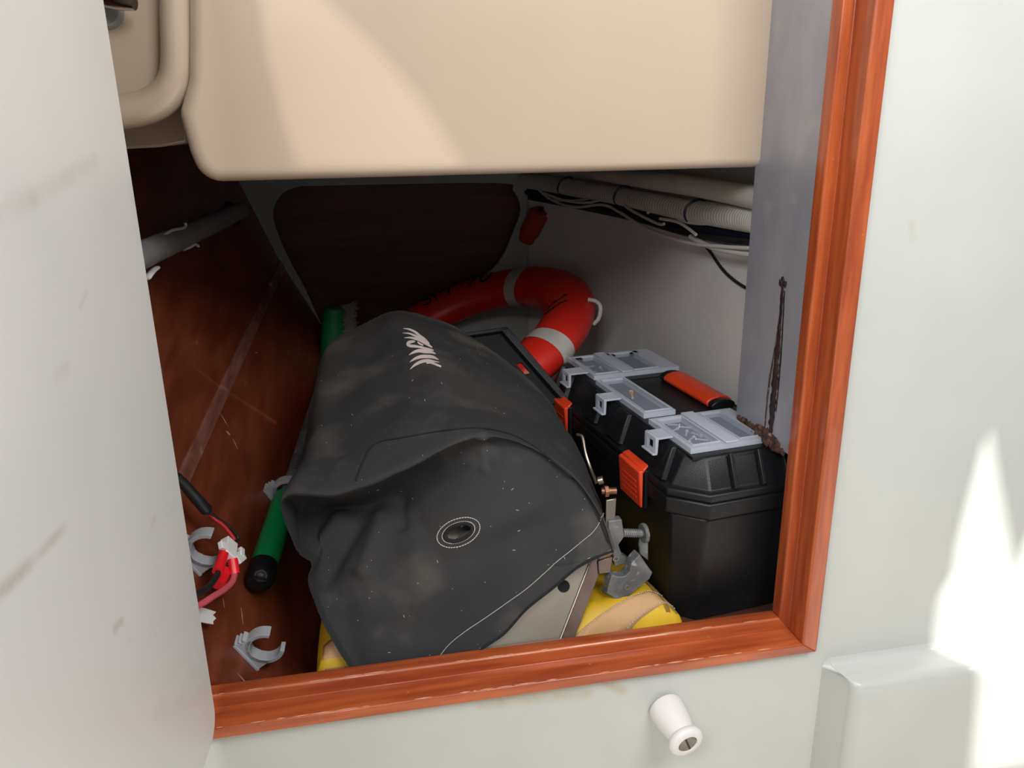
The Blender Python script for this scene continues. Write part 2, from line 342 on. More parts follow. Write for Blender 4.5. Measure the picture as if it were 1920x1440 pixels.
# the cabin around the camera: unseen roof added to shape the sunlight, sole
def sunmap(px, py, zr, y=0.0):
    p = P(px, py, y); return p + SUN_DIR * ((zr - p.z) / SUN_DIR.z)
ZR = 2.0
hole = [sunmap(*q, ZR) for q in ((1850,815),(1826,910),(1800,1010),(1792,1070),(1766,1112),(1757,1200),(1752,1300),(1740,1500),(2150,1500),(2150,900),(1985,900),(1925,1010),(1906,1098),(1893,1050),(1884,1000),(1866,900),(1854,818))]  # opening cut to the outline of the sun patch on the front panel
beam = [sunmap(*q, ZR, YC) for q in ((548,-90),(600,-8),(690,75),(790,190),(872,318),(560,318),(532,240),(498,90),(478,-90))]  # second opening, cut to throw the light wedge on the moulding
cx = sum(p.x for p in hole) / len(hole); cy = sum(p.y for p in hole) / len(hole)
angs = [math.atan2(p.y - cy, p.x - cx) for p in hole]
outer = []
bmr = bmesh.new()
RX0, RX1, RY0, RY1 = -1.6, 2.8, -2.2, .0
ov = [bmr.verts.new((x, y, ZR)) for x, y in ((RX0, RY0), (RX1, RY0), (RX1, RY1), (RX0, RY1))]
hv = [bmr.verts.new(p) for p in hole]
bv = [bmr.verts.new(p) for p in beam]
es = [bmr.edges.new((bv[i], bv[(i+1) % len(bv)])) for i in range(len(bv))] + [bmr.edges.new((ov[i], ov[(i+1) % 4])) for i in range(4)] + [bmr.edges.new((hv[i], hv[(i+1) % len(hv)])) for i in range(len(hv))]
bmesh.ops.triangle_fill(bmr, edges=es, use_beauty=True)
hc = Vector((cx, cy, ZR))
me = bpy.data.meshes.new('sun_mask_roof'); bmr.to_mesh(me); bmr.free()
roof = struct(link('sun_mask_roof', me, M['cabinwhite']))  # added roof, blocks the sun outside the cut openings
tint = bpy.data.materials.new('beam_filter'); tint.use_nodes = True
tb_ = tint.node_tree.nodes.new('ShaderNodeBsdfTransparent'); tb_.inputs[0].default_value = (.22, .20, .18, 1)
tint.node_tree.links.new(tb_.outputs[0], tint.node_tree.nodes['Material Output'].inputs[0])
struct(MB().add(beam, [tuple(range(len(beam)))]).build('added_beam_pane', tint))  # unseen pane added to dim the sun wedge on the moulding
struct(MB().box((-2.2, -3.2, -.78), (2.4, .0, -.75)).build('floor_cabin', M['teak']))  # unseen cabin sole, added to bounce light

# open locker door on the left
hx = P(405, 1340, -.03).x; dz0 = P(405, 1362, -.03).z
dang = math.radians(4.5)
ddir = Vector((-math.sin(dang), -math.cos(dang), 0)); dnrm = Vector((math.cos(dang), -math.sin(dang), 0))
door = empty('door_1', (hx, -.03, dz0)); struct(door)
door.matrix_basis = Matrix.Translation((hx, -.03, dz0)) @ Matrix((ddir, dnrm, (0, 0, 1))).transposed().to_4x4()
def door_outline(inset=0):
    r = .035; out = []
    L, H = .86, 1.42
    for cx_, cz_, a0 in ((r, r, 180), (L - r, r, 270), (L - r, H - r, 0), (r, H - r, 90)):
        for k in range(7):
            a = math.radians(a0 + 15 * k); out.append((cx_ + (r - inset) * math.cos(a), cz_ + (r - inset) * math.sin(a)))
    return out
def door_uv(px, py):                            # pixel to door face coordinates
    o = Vector((hx, -.03, dz0)); d = ray(px, py); p = CAM + d * ((o - CAM).dot(dnrm) / d.dot(dnrm)); q = p - o
    return (q.dot(ddir), 0.0, q.z)
def du(a, b): return (door_uv(*a), door_uv(*b))
M['door'] = smear_mat('door_paint', (222, 222, 221), [(*du((60,372),(178,302)), .014, .22), (*du((0,1112),(52,1060)), .011, .5), (*du((40,1075),(120,990)), .009, .32), (*du((-10,405),(60,372)), .016, .2), (*du((108,708),(124,690)), .012, .3),
    (*du((150,575),(162,550)), .006, .3), (*du((215,1180),(228,1165)), .008, .35), (*du((285,985),(290,970)), .008, .3), (*du((300,1330),(390,1300)), .02, .15)], (158, 140, 120), rough=.35, c2=(217, 218, 217))
pl = door_outline()
MB().loft([[Vector((u, .0, v)) for u, v in door_outline(.0025)], [Vector((u, -.0025, v)) for u, v in pl], [Vector((u, -.010, v)) for u, v in pl]]).build('inner_skin', M['door'], door, smooth=True, angle=30)
MB().loft([[Vector((u, -.0101, v)) for u, v in pl], [Vector((u, -.020, v)) for u, v in pl]]).build('edge_core', M['woodv'], door)
hb = MB().box((.02, -.024, .12), (.035, -.0205, .20)); hb.build('hinge', M['chrome'], door)

# ------------------------------------------------------------------ cream cockpit moulding at the top

cr = empty('cockpit_moulding', (.2, .4, .73)); tag(cr, 'cream gelcoat cockpit moulding filling the top of the locker', 'moulding')
def outline(pts, r, seg=6):
    """rounded polygon in (x, z); r per corner"""
    out = []; n = len(pts)
    for i in range(n):
        a = Vector(pts[i-1]); b = Vector(pts[i]); c = Vector(pts[(i+1) % n]); rr = r[i]
        if rr <= 0: out.append(b); continue
        u = (a - b).normalized(); v = (c - b).normalized(); ang = u.angle(v); t = rr / math.tan(ang / 2)
        s = b + u * t; e = b + v * t; cc = b + (u + v).normalized() * (rr / math.sin(ang / 2))
        a0 = math.atan2(*(s - cc).yx); a1 = math.atan2(*(e - cc).yx); dA = (a1 - a0 + math.pi) % (2*math.pi) - math.pi
        for k in range(seg + 1): out.append(cc + rr * Vector((math.cos(a0 + dA*k/seg), math.sin(a0 + dA*k/seg))))
    return out
zc = P(700, 334, YC).z
A = [P(349, -560, YC), P(351, 60, YC), P(350, 150, YC), P(332, 212, YC), P(352, 285, YC)]
pts2 = [(a.x, a.z) for a in A] + [(P(376, 336, YC).x, zc), (.66, zc), (.66, 1.49)]
ol = outline(pts2, [0, 0, .05, .03, 0, .036, 0, 0])
def shrink(ol, d):
    out = []; n = len(ol)
    for i in range(n):
        a, b, c = ol[i-1], ol[i], ol[(i+1) % n]; t = (c - a).normalized(); nr = Vector((-t.y, t.x)); out.append(b + nr * d)
    return out
area2 = sum(ol[i-1].x * ol[i].y - ol[i].x * ol[i-1].y for i in range(len(ol))); sg = 1 if area2 > 0 else -1
mb = MB(); R = .022
secs = []
for k in range(8):
    a = math.pi / 2 * k / 7
    q = shrink(ol, sg * R * (1 - math.sin(a)))
    for i, v in enumerate(q):
        if ol[i].x > .655: v.x = .66
        if ol[i].y > 1.45: v.y = 1.49
    secs.append([Vector((v.x, YC + R * (1 - math.cos(a)), v.y)) for v in q])
secs.append([Vector((v.x, YC + .5, v.y)) for v in ol])
mb.loft(secs)
mb.build('main_face', M['cream'], cr, smooth=True, wspace=True, angle=60)
# rounded pilaster curling to the left, with a recessed face beside it
ys = YC + .036
path = [P(333, -560, ys), P(334, 0, ys), P(335, 90, ys), P(332, 140, ys), P(317, 172, ys), P(290, 194, ys), P(255, 206, ys), P(200, 214, ys), P(100, 222, ys), P(20, 228, ys)]
MB().tube(spline(path, 6), .0235, 16).build('rolled_flange', M['cream'], cr, smooth=True, wspace=True)
MB().prism([P(345, -560, ys + .012), P(345, 150, ys + .012), P(300, 196, ys + .012), P(100, 222, ys + .012), P(20, 228, ys + .012), P(20, -560, ys + .012)], (0, .02, 0)).build('recessed_face', M['cream'], cr, wspace=True)
MB().prism([P(352, 190, .36), P(350, 268, .36), P(300, 276, .36), P(150, 284, .36), P(90, 288, .36), P(90, 190, .36)], (0, .25, 0)).build('lower_flange', M['cream'], cr, wspace=True, bevel=.004)
# chrome fitting at the top left of the recessed face
cf = empty('drain_fitting', P(205, 20, ys)); tag(cf, 'chrome lever fitting on a grey round flange at the top left corner', 'fitting')
b0 = P(196, 18, ys + .012); dv = Vector((0, -1, 0))
def disc(mb, c, ax, r, h, n=24, taper=1.0):
    ax = Vector(ax).normalized(); a = ax.orthogonal().normalized(); b = ax.cross(a)
    mb.loft([[c + (a*math.cos(2*math.pi*k/n) + b*math.sin(2*math.pi*k/n))*r for k in range(n)], [c + ax*h + (a*math.cos(2*math.pi*k/n) + b*math.sin(2*math.pi*k/n))*r*taper for k in range(n)]]); return mb
disc(MB(), b0, dv, .026, .012, taper=.85).build('flange', M['greypipe'], cf, wspace=True, bevel=.002)
MB().tube([P(190, 0, ys - .006), P(225, 2, ys - .03), P(253, 6, ys - .034)], [.010, .0115, .009], 14).build('lever', M['chrome'], cf, wspace=True, smooth=True)

# ------------------------------------------------------------------ metal plate at the right
XP = .637
pt0 = PX(1440, 0, XP); pb0 = PX(1380, 780, XP); pb1 = PX(1482, 858, XP)
zp = pb0.z
mp = empty('metal_plate', (XP, .1, zp)); tag(mp, 'tall dull grey metal plate beside the right hand jamb', 'plate')
MB().prism([(XP, .048, zp), (XP, pb0.y, zp), (XP, pt0.y, 1.49), (XP, .048, 1.49)], (.004, 0, 0)).build('plate_sheet', M['plate'], mp, wspace=True, bevel=.0006)
# crusty sealant along the foot, ragged dark scar up the middle
def crust(path, rads, name, m, parent, seed, amp=.35, n=9, flat=1.0):
    rnd = random.Random(seed); mb = MB(); pp = spline(path, 10); secs = []
    for i, p in enumerate(pp):
        t = i / (len(pp) - 1) * (len(rads) - 1); k = min(int(t), len(rads) - 2); r = rads[k] + (rads[k+1] - rads[k]) * (t - k)
        tg = (pp[min(i+1, len(pp)-1)] - pp[max(i-1, 0)]).normalized(); a = Vector((1, 0, 0)); a = (a - tg*a.dot(tg)).normalized(); b = tg.cross(a)
        secs.append([p + (a*math.cos(2*math.pi*j/n)*flat + b*math.sin(2*math.pi*j/n)) * r * (1 + amp*rnd.uniform(-1, 1)) for j in range(n)])
    return mb.loft(secs).build(name, m, parent, wspace=True, smooth=True, angle=25)
X_ = lambda px, py: PX(px, py, XP - .0005)
crust([X_(1384, 784), X_(1402, 796), X_(1425, 815), X_(1448, 832), X_(1470, 850)], [.006, .007, .009, .009, .004], 'sealant', M['rust'], mp, 3, .5, flat=.5)
crust([X_(1418, 800), X_(1440, 815), X_(1462, 838)], [.004, .010, .004], 'sealant', M['rust'], mp, 5, .6, flat=.4)
crust([X_(1468, 530), X_(1463, 600), X_(1456, 680), X_(1450, 750), X_(1444, 815)], [.003, .004, .0075, .0085, .005], 'scar', M['scar'], mp, 8, .4, flat=.35)
crust([X_(1466, 560), X_(1455, 640), X_(1442, 720), X_(1434, 800)], [.001, .0015, .0025, .0015], 'scar', M['rust'], mp, 9, .3, flat=.4)
crust([X_(1471, 545), X_(1466, 640), X_(1460, 720), X_(1455, 772)], [.0012, .002, .002, .001], 'scar', M['scar'], mp, 10, .3, flat=.4)
crust([X_(1462, 534), X_(1468, 528), X_(1474, 536)], [.004, .006, .003], 'scar', M['scar'], mp, 11, .6, flat=.4)

# ------------------------------------------------------------------ toolbox
TA = math.radians(7.0)
tb = empty('toolbox', (.468, .056, 0), TA); tag(tb, 'black plastic toolbox with orange latches and clear organiser lids', 'toolbox')
W, Ln, T = .275, .635, .297
def oct_(ins, z, ch=.055, x0=0, y0=0, x1=W, y1=Ln):
    a, b, c, d = x0 + ins, y0 + ins, x1 - ins, y1 - ins; h = max(ch - ins*.3, .004)
    return [Vector(p) for p in ((a + h, b, z), (c - h, b, z), (c, b + h, z), (c, d - h, z), (c - h, d, z), (a + h, d, z), (a, d - h, z), (a, b + h, z))]
MB().loft([oct_(.020, .0005, .036), oct_(.016, .006, .038), oct_(.009, .188, .045), oct_(.009, .194, .045)]).build('body', M['black'], tb, bevel=.004, seg=2)
MB().loft([oct_(.005, .194, .049), oct_(.0, .198, .051), oct_(.0, .222, .051), oct_(.004, .225, .050)]).build('rim', M['black'], tb, bevel=.002)
lid = MB().loft([oct_(.002, .2255, .051), oct_(.0, .229, .051), oct_(.0, .239, .051), oct_(.010, .242, .048), oct_(.030, .286, .036), oct_(.036, .292, .033)]).build('lid', M['black'], tb, bevel=.0025)
# top deck with a sunk well for the handle (built as strips round the well)
wx0, wx1, wy0, wy1 = .125, .240, .215, .440
dk = MB()
dk.box((.036, .036, .288), (wx0, Ln - .036, T - .004)).box((wx1, .036, .288), (W - .036 + .001, Ln - .036, T - .004)).box((wx0, .036, .288), (wx1, wy0, T - .004)).box((wx0, wy1, .288), (wx1, Ln - .036, T - .004))
dk.build('deck', M['black'], lid, bevel=.0015)
# raised ribs on the sloping sides of the lid
def rib(pts, d, nm='rib'): return MB().prism(pts, d).build(nm, M['black'], lid, bevel=.0015)
for x in (.098, .150, .196):
    MB().loft([[Vector((x + s*.0045, -.001 + e, z)) for s, e, z in ((-1, .006, .241), (1, .006, .241), (1, .030, .2935), (-1, .030, .2935))],
               [Vector((x + s*.003, -.006 + e, z + .003)) for s, e, z in ((-1, .006, .243), (1, .006, .243), (1, .030, .2945), (-1, .030, .2945))]]).build('rib', M['black'], lid, bevel=.001)
def side_block(y0, y1, out=.008):
    a = [(.010, y0, .242), (.010, y1, .242), (.034, y1 - .012, .2945), (.034, y0 + .012, .2945)]
    b = [(-.001 + .002, y0 + .004, .244), (.001, y1 - .004, .244), (.024, y1 - .014, .2955), (.024, y0 + .014, .2955)]
    MB().loft([[Vector(p) for p in a], [Vector(p) for p in b]]).build('rib', M['black'], lid, bevel=.002)
for y0, y1 in ((.068, .105), (.232, .300), (.345, .415), (.505, .530), (.560, .590)): side_block(y0, y1)
# far lid hinge lugs
for x in (.06, .14, .20): MB().box((x, Ln - .045, .29), (x + .022, Ln - .024, .3025)).build('hinge_lug', M['black'], lid, bevel=.003)
# latches
def latch(y0, y1):
    o = MB().loft([[Vector(p) for p in ((-.006, y0, .172), (-.006, y1, .172), (-.0075, y1, .243), (-.0075, y0, .243))],
                   [Vector(p) for p in ((-.010, y0 + .003, .174), (-.010, y1 - .003, .174), (-.015, y1 - .002, .240), (-.015, y0 + .002, .240))]]).loft([[Vector(p) for p in ((-.0075, y0, .236), (-.0075, y1, .236), (-.0075, y1, .244), (-.0075, y0, .244))],
                   [Vector(p) for p in ((.004, y0 + .004, .246), (.004, y1 - .004, .246), (.004, y1 - .004, .250), (.004, y0 + .004, .250))]])
    l = o.build('latch', M['orange'], tb, bevel=.002)
    for z in (.186, .196, .206, .216):
        xx = -.0100 - .005 * (z - .174) / .066
        MB().box((xx - .0014, y0 + .014, z), (xx + .001, y1 - .014, z + .0035)).build('grip_ridge', M['orange'], l, bevel=.0006)
    MB().box((-.004, y0 - .002, .172), (.002, y1 + .002, .242)).build('latch_seat', M['black'], l, bevel=.001)
latch(.118, .202); latch(.458, .542)
# handle in its well
MB().box((wx0, wy0, .2895), (wx1, wy1, .2905)).build('handle_well', M['black2'], lid)
hd = MB().loft([[Vector((.205 + .027*math.cos(2*math.pi*k/16), y, .3015 + .0125*math.sin(2*math.pi*k/16))) for k in range(16)] for y in (.232, .240, .392, .400)]).build('handle', M['orange'], tb, smooth=True, bevel=.002)
for y0, y1 in ((.216, .2325), (.3995, .420)):
    MB().loft([[Vector((.205 + .025*math.cos(2*math.pi*k/16), y, .300 + .0115*math.sin(2*math.pi*k/16))) for k in range(16)] for y in (y0, y1)]).build('handle_end', M['black'], hd, smooth=True, bevel=.002)
# organiser lids
def organiser(x0, x1, y0, y1, wins, band, tab_y, tab_w=.040):
    z = T + .002
    xs = sorted({x0, x1, *[q for a in wins for q in a[:2]]}); ysx = sorted({y0, y1, *[q for a in wins for q in a[2:]]})
    fr = MB()
    for i in range(len(xs) - 1):
        for j in range(len(ysx) - 1):
            mx, my = (xs[i] + xs[i+1]) / 2, (ysx[j] + ysx[j+1]) / 2
            if any(a[0] < mx < a[1] and a[2] < my < a[3] for a in wins): continue
            fr.box((xs[i], ysx[j], T - .0038), (xs[i+1], ysx[j+1], z + .0035))
    o = fr.build('organiser_lid', M['milky'], tb)
    for a in wins:
        MB().box((a[0], a[2], z), (a[1], a[3], z + .0012)).build('window', M['clear'], o)
        bx = MB()
        for q in (((a[0]-.002, a[2]-.002), (a[1]+.002, a[2])), ((a[0]-.002, a[3]), (a[1]+.002, a[3]+.002)), ((a[0]-.002, a[2]), (a[0], a[3])), ((a[1], a[2]), (a[1]+.002, a[3]))):
            bx.box((*q[0], z + .0035), (*q[1], z + .0052))
        bx.build('window_ridge', M['milky'], o)
    for b in band: MB().box((b[0], y0 - .001, z + .0036), (b[1], y1 + .001, z + .0070)).build('raised_band', M['milky'], o, bevel=.001)
    # latch tab over the left edge with its square hole
    ta, tbb = tab_y - tab_w/2, tab_y + tab_w/2
    tb_ = MB().box((.014, ta, z), (x0, tbb, z + .0035))
    xo = .008
    tb_.box((xo, ta, z - .024), (xo + .005, ta + .010, z + .0035)).box((xo, tbb - .010, z - .024), (xo + .005, tbb, z + .0035))
    tb_.box((xo, ta + .010, z - .024), (xo + .005, tbb - .010, z - .019)).box((xo, ta + .010, z - .004), (xo + .005, tbb - .010, z + .0035)).box((xo + .005, ta, z), (.014, tbb, z + .0035))
    tb_.box((xo - .005, ta - .001, z - .0265), (xo + .004, tbb + .001, z - .0235))
    tb_.build('latch_tab', M['milky'], o, bevel=.0008)
organiser(.040, .205, .050, .196, [(.050, .098, .062, .184), (.138, .176, .062, .184)], [(.104, .128)], .128)
organiser(.044, .108, .222, .436, [(.052, .100, .232, .426)], [], .335)
organiser(.052, .250, .462, .612, [(.062, .110, .474, .600), (.150, .205, .474, .600)], [(.116, .140)], .512)
rs = random.Random(4)
bpy.context.view_layer.update()
def fastener(name, x, y, m, label, group, L_=.020, r=.0016, ang=None):
    a = rs.uniform(0, 6.28) if ang is None else ang; v = Vector((math.cos(a), math.sin(a), 0)) * L_/2; c = Vector((x, y, T - .0036 + r*2))
    mb = MB().tube([c - v, c + v], r, 6).tube([c + v, c + v*1.14], r*1.9, 8)
    mb.v = [tb.matrix_basis @ q for q in mb.v]
    o = mb.build(name, m, None, smooth=True); return tag(o, label, 'screw', group)
for x, y in ((.060,.080),(.070,.100),(.085,.090),(.075,.125),(.062,.145),(.088,.150),(.074,.168),(.088,.115)):
    fastener('screw', x, y, M['bright'], 'small bright screw in the wide window of the nearest organiser', 'screws in the nearest organiser')
for x, y in ((.075,.500),(.095,.520),(.080,.545)):
    fastener('screw', x, y, M['bright'], 'small bright screw in the farthest organiser of the toolbox', 'screws in the farthest organiser')
fastener('wall_plug', .076, .335, M['tan'], 'beige wall plug in the long middle organiser of the toolbox', None, .034, .0024, 1.2)

# ------------------------------------------------------------------ yellow bag under the grill
yb = empty('yellow_bag', (.18, .2, 0)); tag(yb, 'flat yellow fabric bag with tan webbing under the covered grill', 'bag')
def bagz(u, v):
    e = min(u, 1 - u, v, 1 - v) * 2
    z = .052 * min(1, (e / .16)) ** .45 if e > 0 else 0
    return z + .006 * noise.noise(Vector((u*7, v*7, 2.3))) * min(1, e*6) - .050 * (1/(1+math.exp((abs(u-.44)-.24)*40))) * min(1, e*8)
bx0, bx1, by0, by1 = -.105, .486, .062, .46
nu, nv = 70, 56
def bag_pt(u, v, off=0.0):
    x = bx0 + (bx1 - bx0)*u; y = by0 + (by1 - by0)*v
    rx_ = .006*math.sin(v*5 + 1) * (1 if u > .5 else -1)
    return Vector((x + rx_ * abs(u - .5)*1.2 - .055*v*u, y, max(.001, bagz(u, v)) + off))
bagm = MB(); bagm.add([bag_pt(i/nu, j/nv) for j in range(nv+1) for i in range(nu+1)], [(j*(nu+1)+i, j*(nu+1)+i+1, (j+1)*(nu+1)+i+1, (j+1)*(nu+1)+i) for j in range(nv) for i in range(nu)])
bagm.build('bag_shell', M['yellow'], yb, wspace=True, smooth=True, angle=70)
def bag_band(u0, v0, u1, v1, wd, name, m, off=.0022, n=30):
    d = Vector((u1-u0, v1-v0)).normalized(); pn = Vector((-d.y, d.x)) * wd; mb = MB(); secs = []
    for i in range(n+1):
        t = i/n; u = u0 + (u1-u0)*t; v = v0 + (v1-v0)*t
        secs.append([bag_pt(min(max(u + pn.x*s, 0), 1), min(max(v + pn.y*s, 0), 1), off) for s in (-1, -.5, 0, .5, 1)])
    mb.loft(secs, cap=False, closed=False); return mb.build(name, m, yb, wspace=True, smooth=True, solid=.0015)
bag_band(.64, -.05, .985, .10, .032, 'webbing', M['tan'])
bag_band(.02, .05, .22, .05, .05, 'webbing', M['tan'])
bag_band(.955, .0, .955, 1, .006, 'piping', M['olive'], .003)
bag_band(.985, .0, .985, 1, .014, 'side_gusset', M['olive'], .0015)
for s_ in (-1, 1):
    st_ = MB()
    for i in range(46):
        t0 = i/46; t1 = (i + .55)/46
        q = []
        for t in (t0, t1):
            u = .64 + .345*t; v = -.05 + .15*t; d = Vector((.345, .15)).normalized(); q.append(bag_pt(min(u - d.y*.027*s_, 1), max(v + d.x*.027*s_, 0), .0034))
        st_.tube(q, .0006, 5)
    st_.build('stitching', M['thread'], yb, wspace=True)

# ------------------------------------------------------------------ gas grill (stainless) under the cover
gr = empty('gas_grill', (.14, .3, .045)); tag(gr, 'stainless steel boat grill mostly hidden under a black fabric cover', 'grill')
YG = .056
GS = .55
def gy(z): return YG + (z - .02)*GS
def PG(px, py, o=0.0):
    d = ray(px, py); k = (YG - .02*GS + o - CAM.y + CAM.z*GS) / (d.y - d.z*GS); return CAM + d*k
g_tr = PG(1137, 1030); g_br = PG(1068, 1210)
ga = math.radians(4); gl = Vector((-math.sin(ga), math.cos(ga), 0))
zt = .235; zb = .016
xr_t = g_tr.x + (zt - g_tr.z) * 0.05; xr_b = g_br.x + (zb - g_br.z) * (g_tr.x - g_br.x) / (g_tr.z - g_br.z)
sec_near = [Vector((.03, gy(zb), zb)), Vector((xr_b, gy(zb), zb)), Vector((g_tr.x, gy(g_tr.z), g_tr.z)), Vector((xr_t - .02, gy(zt), zt)), Vector((.09, gy(zt), zt))]
MB().loft([sec_near, [p + gl*.40 for p in sec_near]]).build('firebox', M['steel'], gr, wspace=True, bevel=.002)
# folded end flange down the right hand edge and the little corner tab
e0 = g_tr.copy(); e1 = Vector((xr_b, gy(zb), zb))
dd = (e1 - e0).normalized()
MB().loft([[e0 + Vector((-.020, -.002, 0)), e0 + Vector((.003, -.002, 0)), e0 + Vector((.003, .02, 0))], [e1 + Vector((-.020, -.002, 0)), e1 + Vector((.003, -.002, 0)), e1 + Vector((.003, .02, 0))]]).build('end_flange', M['steeld'], gr, wspace=True, bevel=.0008)
MB().tube([e0 + Vector((-.0215, -.0025, 0)), e1 + Vector((-.0215, -.0025, 0))], .0016, 6).build('flange_fold', M['steel'], gr, wspace=True)
MB().prism([PG(1120, 1050, -.004), PG(1148, 1042, -.004), PG(1144, 1072, -.004), PG(1122, 1075, -.004)], (0, -.003, 0)).build('corner_tab', M['steeld'], gr, wspace=True, bevel=.001)
MB().prism([PG(1118, 1028, -.004), PG(1140, 1012, -.004), PG(1149, 1038, -.004), PG(1121, 1048, -.004)], (0, -.003, 0)).build('corner_tab', M['steeld'], gr, wspace=True, bevel=.001)
hc_ = PG(1057, 1099, -.0006)
disc(MB(), hc_, (0, -1, GS), .0098, .0012).build('vent_hole', M['black2'], gr, wspace=True)
# hood inside the cover
hood = MB(); secs = []
for t in (.05, .36):
    secs.append([Vector((.10 + .105 - .11*math.cos(math.pi*k/12), gy(zt) + .02, zt + .030*math.sin(math.pi*k/12))) + gl*t for k in range(13)] + [Vector((.315, gy(zt) + .02, zt)) + gl*t])
hood.loft(secs); hood.build('hood', M['steeld'], gr, wspace=True)
# mounting bracket with bolts, and the rail clamp beside it
br = MB().prism([P(1137, 938, .13), P(1156, 935, .13), P(1152, 1000, .12), P(1141, 1040, .11), P(1134, 1030, .11)], (0, .004, 0)).build('bracket', M['steel'], gr, wspace=True, bevel=.001)
MB().tube([P(1128, 921, .14), P(1156, 920, .135)], .0058, 10).build('bolt', M['copper'], br, wspace=True, smooth=True)
disc(MB(), P(1133, 921, .139), (1, 0, 0), .010, .006, n=6).build('nut', M['copper'], br, wspace=True)
disc(MB(), P(1122, 902, .15), (1, -.3, .3), .007, .008).build('bolt_head', M['steel'], br, wspace=True)
MB().tube(spline([P(1082, 815, .30), P(1092, 820, .29), P(1098, 850, .27), P(1108, 880, .25), P(1118, 905, .22)], 5), .003, 8).build('wire_handle', M['steel'], gr, wspace=True, smooth=True)
# clamp
cl = empty('rail_clamp', P(1175, 1110, .12)); tag(cl, 'weathered grey cast metal rail clamp with thumb screw beside the grill', 'clamp')
body = [(1141, 978), (1166, 974), (1171, 1006), (1160, 1022), (1166, 1040), (1184, 1053), (1172, 1058), (1152, 1062), (1148, 1032), (1140, 1010)]
MB().prism([P(*q, .118) for q in body], (0, .016, 0)).build('upper_jaw', M['cast'], cl, wspace=True, bevel=.0015)
jaw = [(1148, 1078), (1160, 1082), (1172, 1081), (1181, 1072), (1184, 1058), (1192, 1048), (1200, 1040), (1212, 1058), (1224, 1074), (1218, 1086), (1196, 1104), (1170, 1128), (1150, 1110), (1140, 1100)]
lj = MB().prism([P(*q, .098) for q in jaw], (-.003, .020, .0)).build('lower_jaw', M['cast'], cl, wspace=True, bevel=.0015)
MB().prism([P(1140, 1100, .0962), P(1150, 1104, .0962), P(1172, 1128, .0962), P(1166, 1131, .0962), P(1138, 1112, .0962)], (-.004, .02, -.008)).build('jaw_lip', M['cast'], lj, wspace=True, bevel=.001)
for q in ((1154, 1047, .1175), (1175, 1101, .0975)):
    c_ = P(*q); ring_ = MB().tube([c_ + Vector((.0042*math.cos(2*math.pi*k/12), -.0006, .0042*math.sin(2*math.pi*k/12))) for k in range(13)], .0012, 6)
    ring_.build('rivet', M['steel'], cl, wspace=True, smooth=True)
sc0, sc1 = P(1168, 999, .125), P(1204, 1000, .125)
scw = MB(); 
scw.tube([sc0, sc1], .0062, 12)
for k in range(9):
    c_ = sc0.lerp(sc1, (k + .5)/10); scw.tube([c_ - Vector((.0008, 0, 0)), c_ + Vector((.0008, 0, 0))], .0074, 12)
scw.build('clamp_screw', M['cast'], cl, wspace=True)
disc(MB(), sc1, Vector((1, .1, 0)), .0165, .007).build('screw_head', M['cast'], cl, wspace=True, bevel=.0015)
MB().prism([P(1204, 986, .13), P(1216, 990, .13), P(1219, 1000, .13), P(1216, 1018, .13), P(1216, 1052, .13), P(1200, 1040, .13), P(1198, 1020, .13)], (0, .006, 0)).build('thumb_lever', M['cast'], cl, wspace=True, bevel=.002)

# ------------------------------------------------------------------ grill cover: control net, bicubic surface
net = [
 # far hem and far end
 [(600,960,.635),(604,930,.638),(612,900,.640),(640,880,.640),(690,860,.640),(745,850,.640),(800,850,.640),(860,850,.640),(920,860,.640),(970,870,.638),(1000,880,.632)],
 [(606,900,.630),(606,800,.632),(607,730,.632),(625,675,.632),(675,640,.632),(742,615,.632),(800,620,.632),(860,640,.632),(925,690,.632),(978,750,.630),(1005,850,.622)],
 [(606,890,.60),(604,790,.60),(604,712,.60),(612,652,.595),(668,622,.60),(738,593,.605),(796,601,.61),(858,622,.615),(925,662,.61),(985,735,.60),(1010,850,.58)],
 [(600,980,.46),(592,880,.46),(586,790,.45),(594,725,.44),(650,694,.445),(735,663,.455),(815,648,.465),(915,672,.475),(1000,722,.47),(1046,800,.45),(1070,900,.42)],
 [(596,1080,.28),(580,1000,.275),(562,925,.265),(578,835,.255),(650,790,.255),(738,752,.265),(845,728,.285),(955,745,.295),(1046,795,.285),(1098,876,.255),(1130,985,.215)],
 # near crest: crease on the left, seam on the right
 [(680,1280,.052),(606,1160,.085),(566,1050,.118),(529,930,.108),(638,918,.078),(768,866,.080),(885,812,.100),(988,828,.116),(1074,885,.110),(1126,960,.086),(1150,1026,.053)],
 [(684,1280,.051),(616,1158,.092),(580,1050,.150),(552,938,.175),(646,921,.150),(774,870,.140),(887,817,.120),(986,836,.114),(1070,892,.107),(1122,964,.083),(1149,1028,.0525)],
 [(690,1280,.050),(642,1155,.094),(612,1058,.155),(600,966,.215),(696,944,.205),(794,890,.168),(890,842,.125),(978,858,.108),(1054,912,.098),(1106,974,.076),(1144,1030,.052)],
 [(700,1280,.049),(690,1180,.074),(672,1086,.112),(690,1015,.140),(765,968,.138),(838,916,.118),(898,884,.106),(962,898,.097),(1020,948,.087),(1074,1005,.070),(1124,1044,.050)],
 [(712,1280,.048),(735,1215,.060),(744,1145,.076),(766,1080,.088),(820,1024,.092),(862,990,.088),(908,970,.082),(950,985,.077),(992,1022,.070),(1036,1056,.060),(1084,1066,.048)],
 [(722,1282,.046),(760,1278,.046),(796,1268,.046),(836,1254,.046),(874,1237,.046),(908,1212,.047),(946,1186,.047),(986,1142,.048),(1036,1102,.048),(1092,1056,.048),(1150,1032,.048)],
]
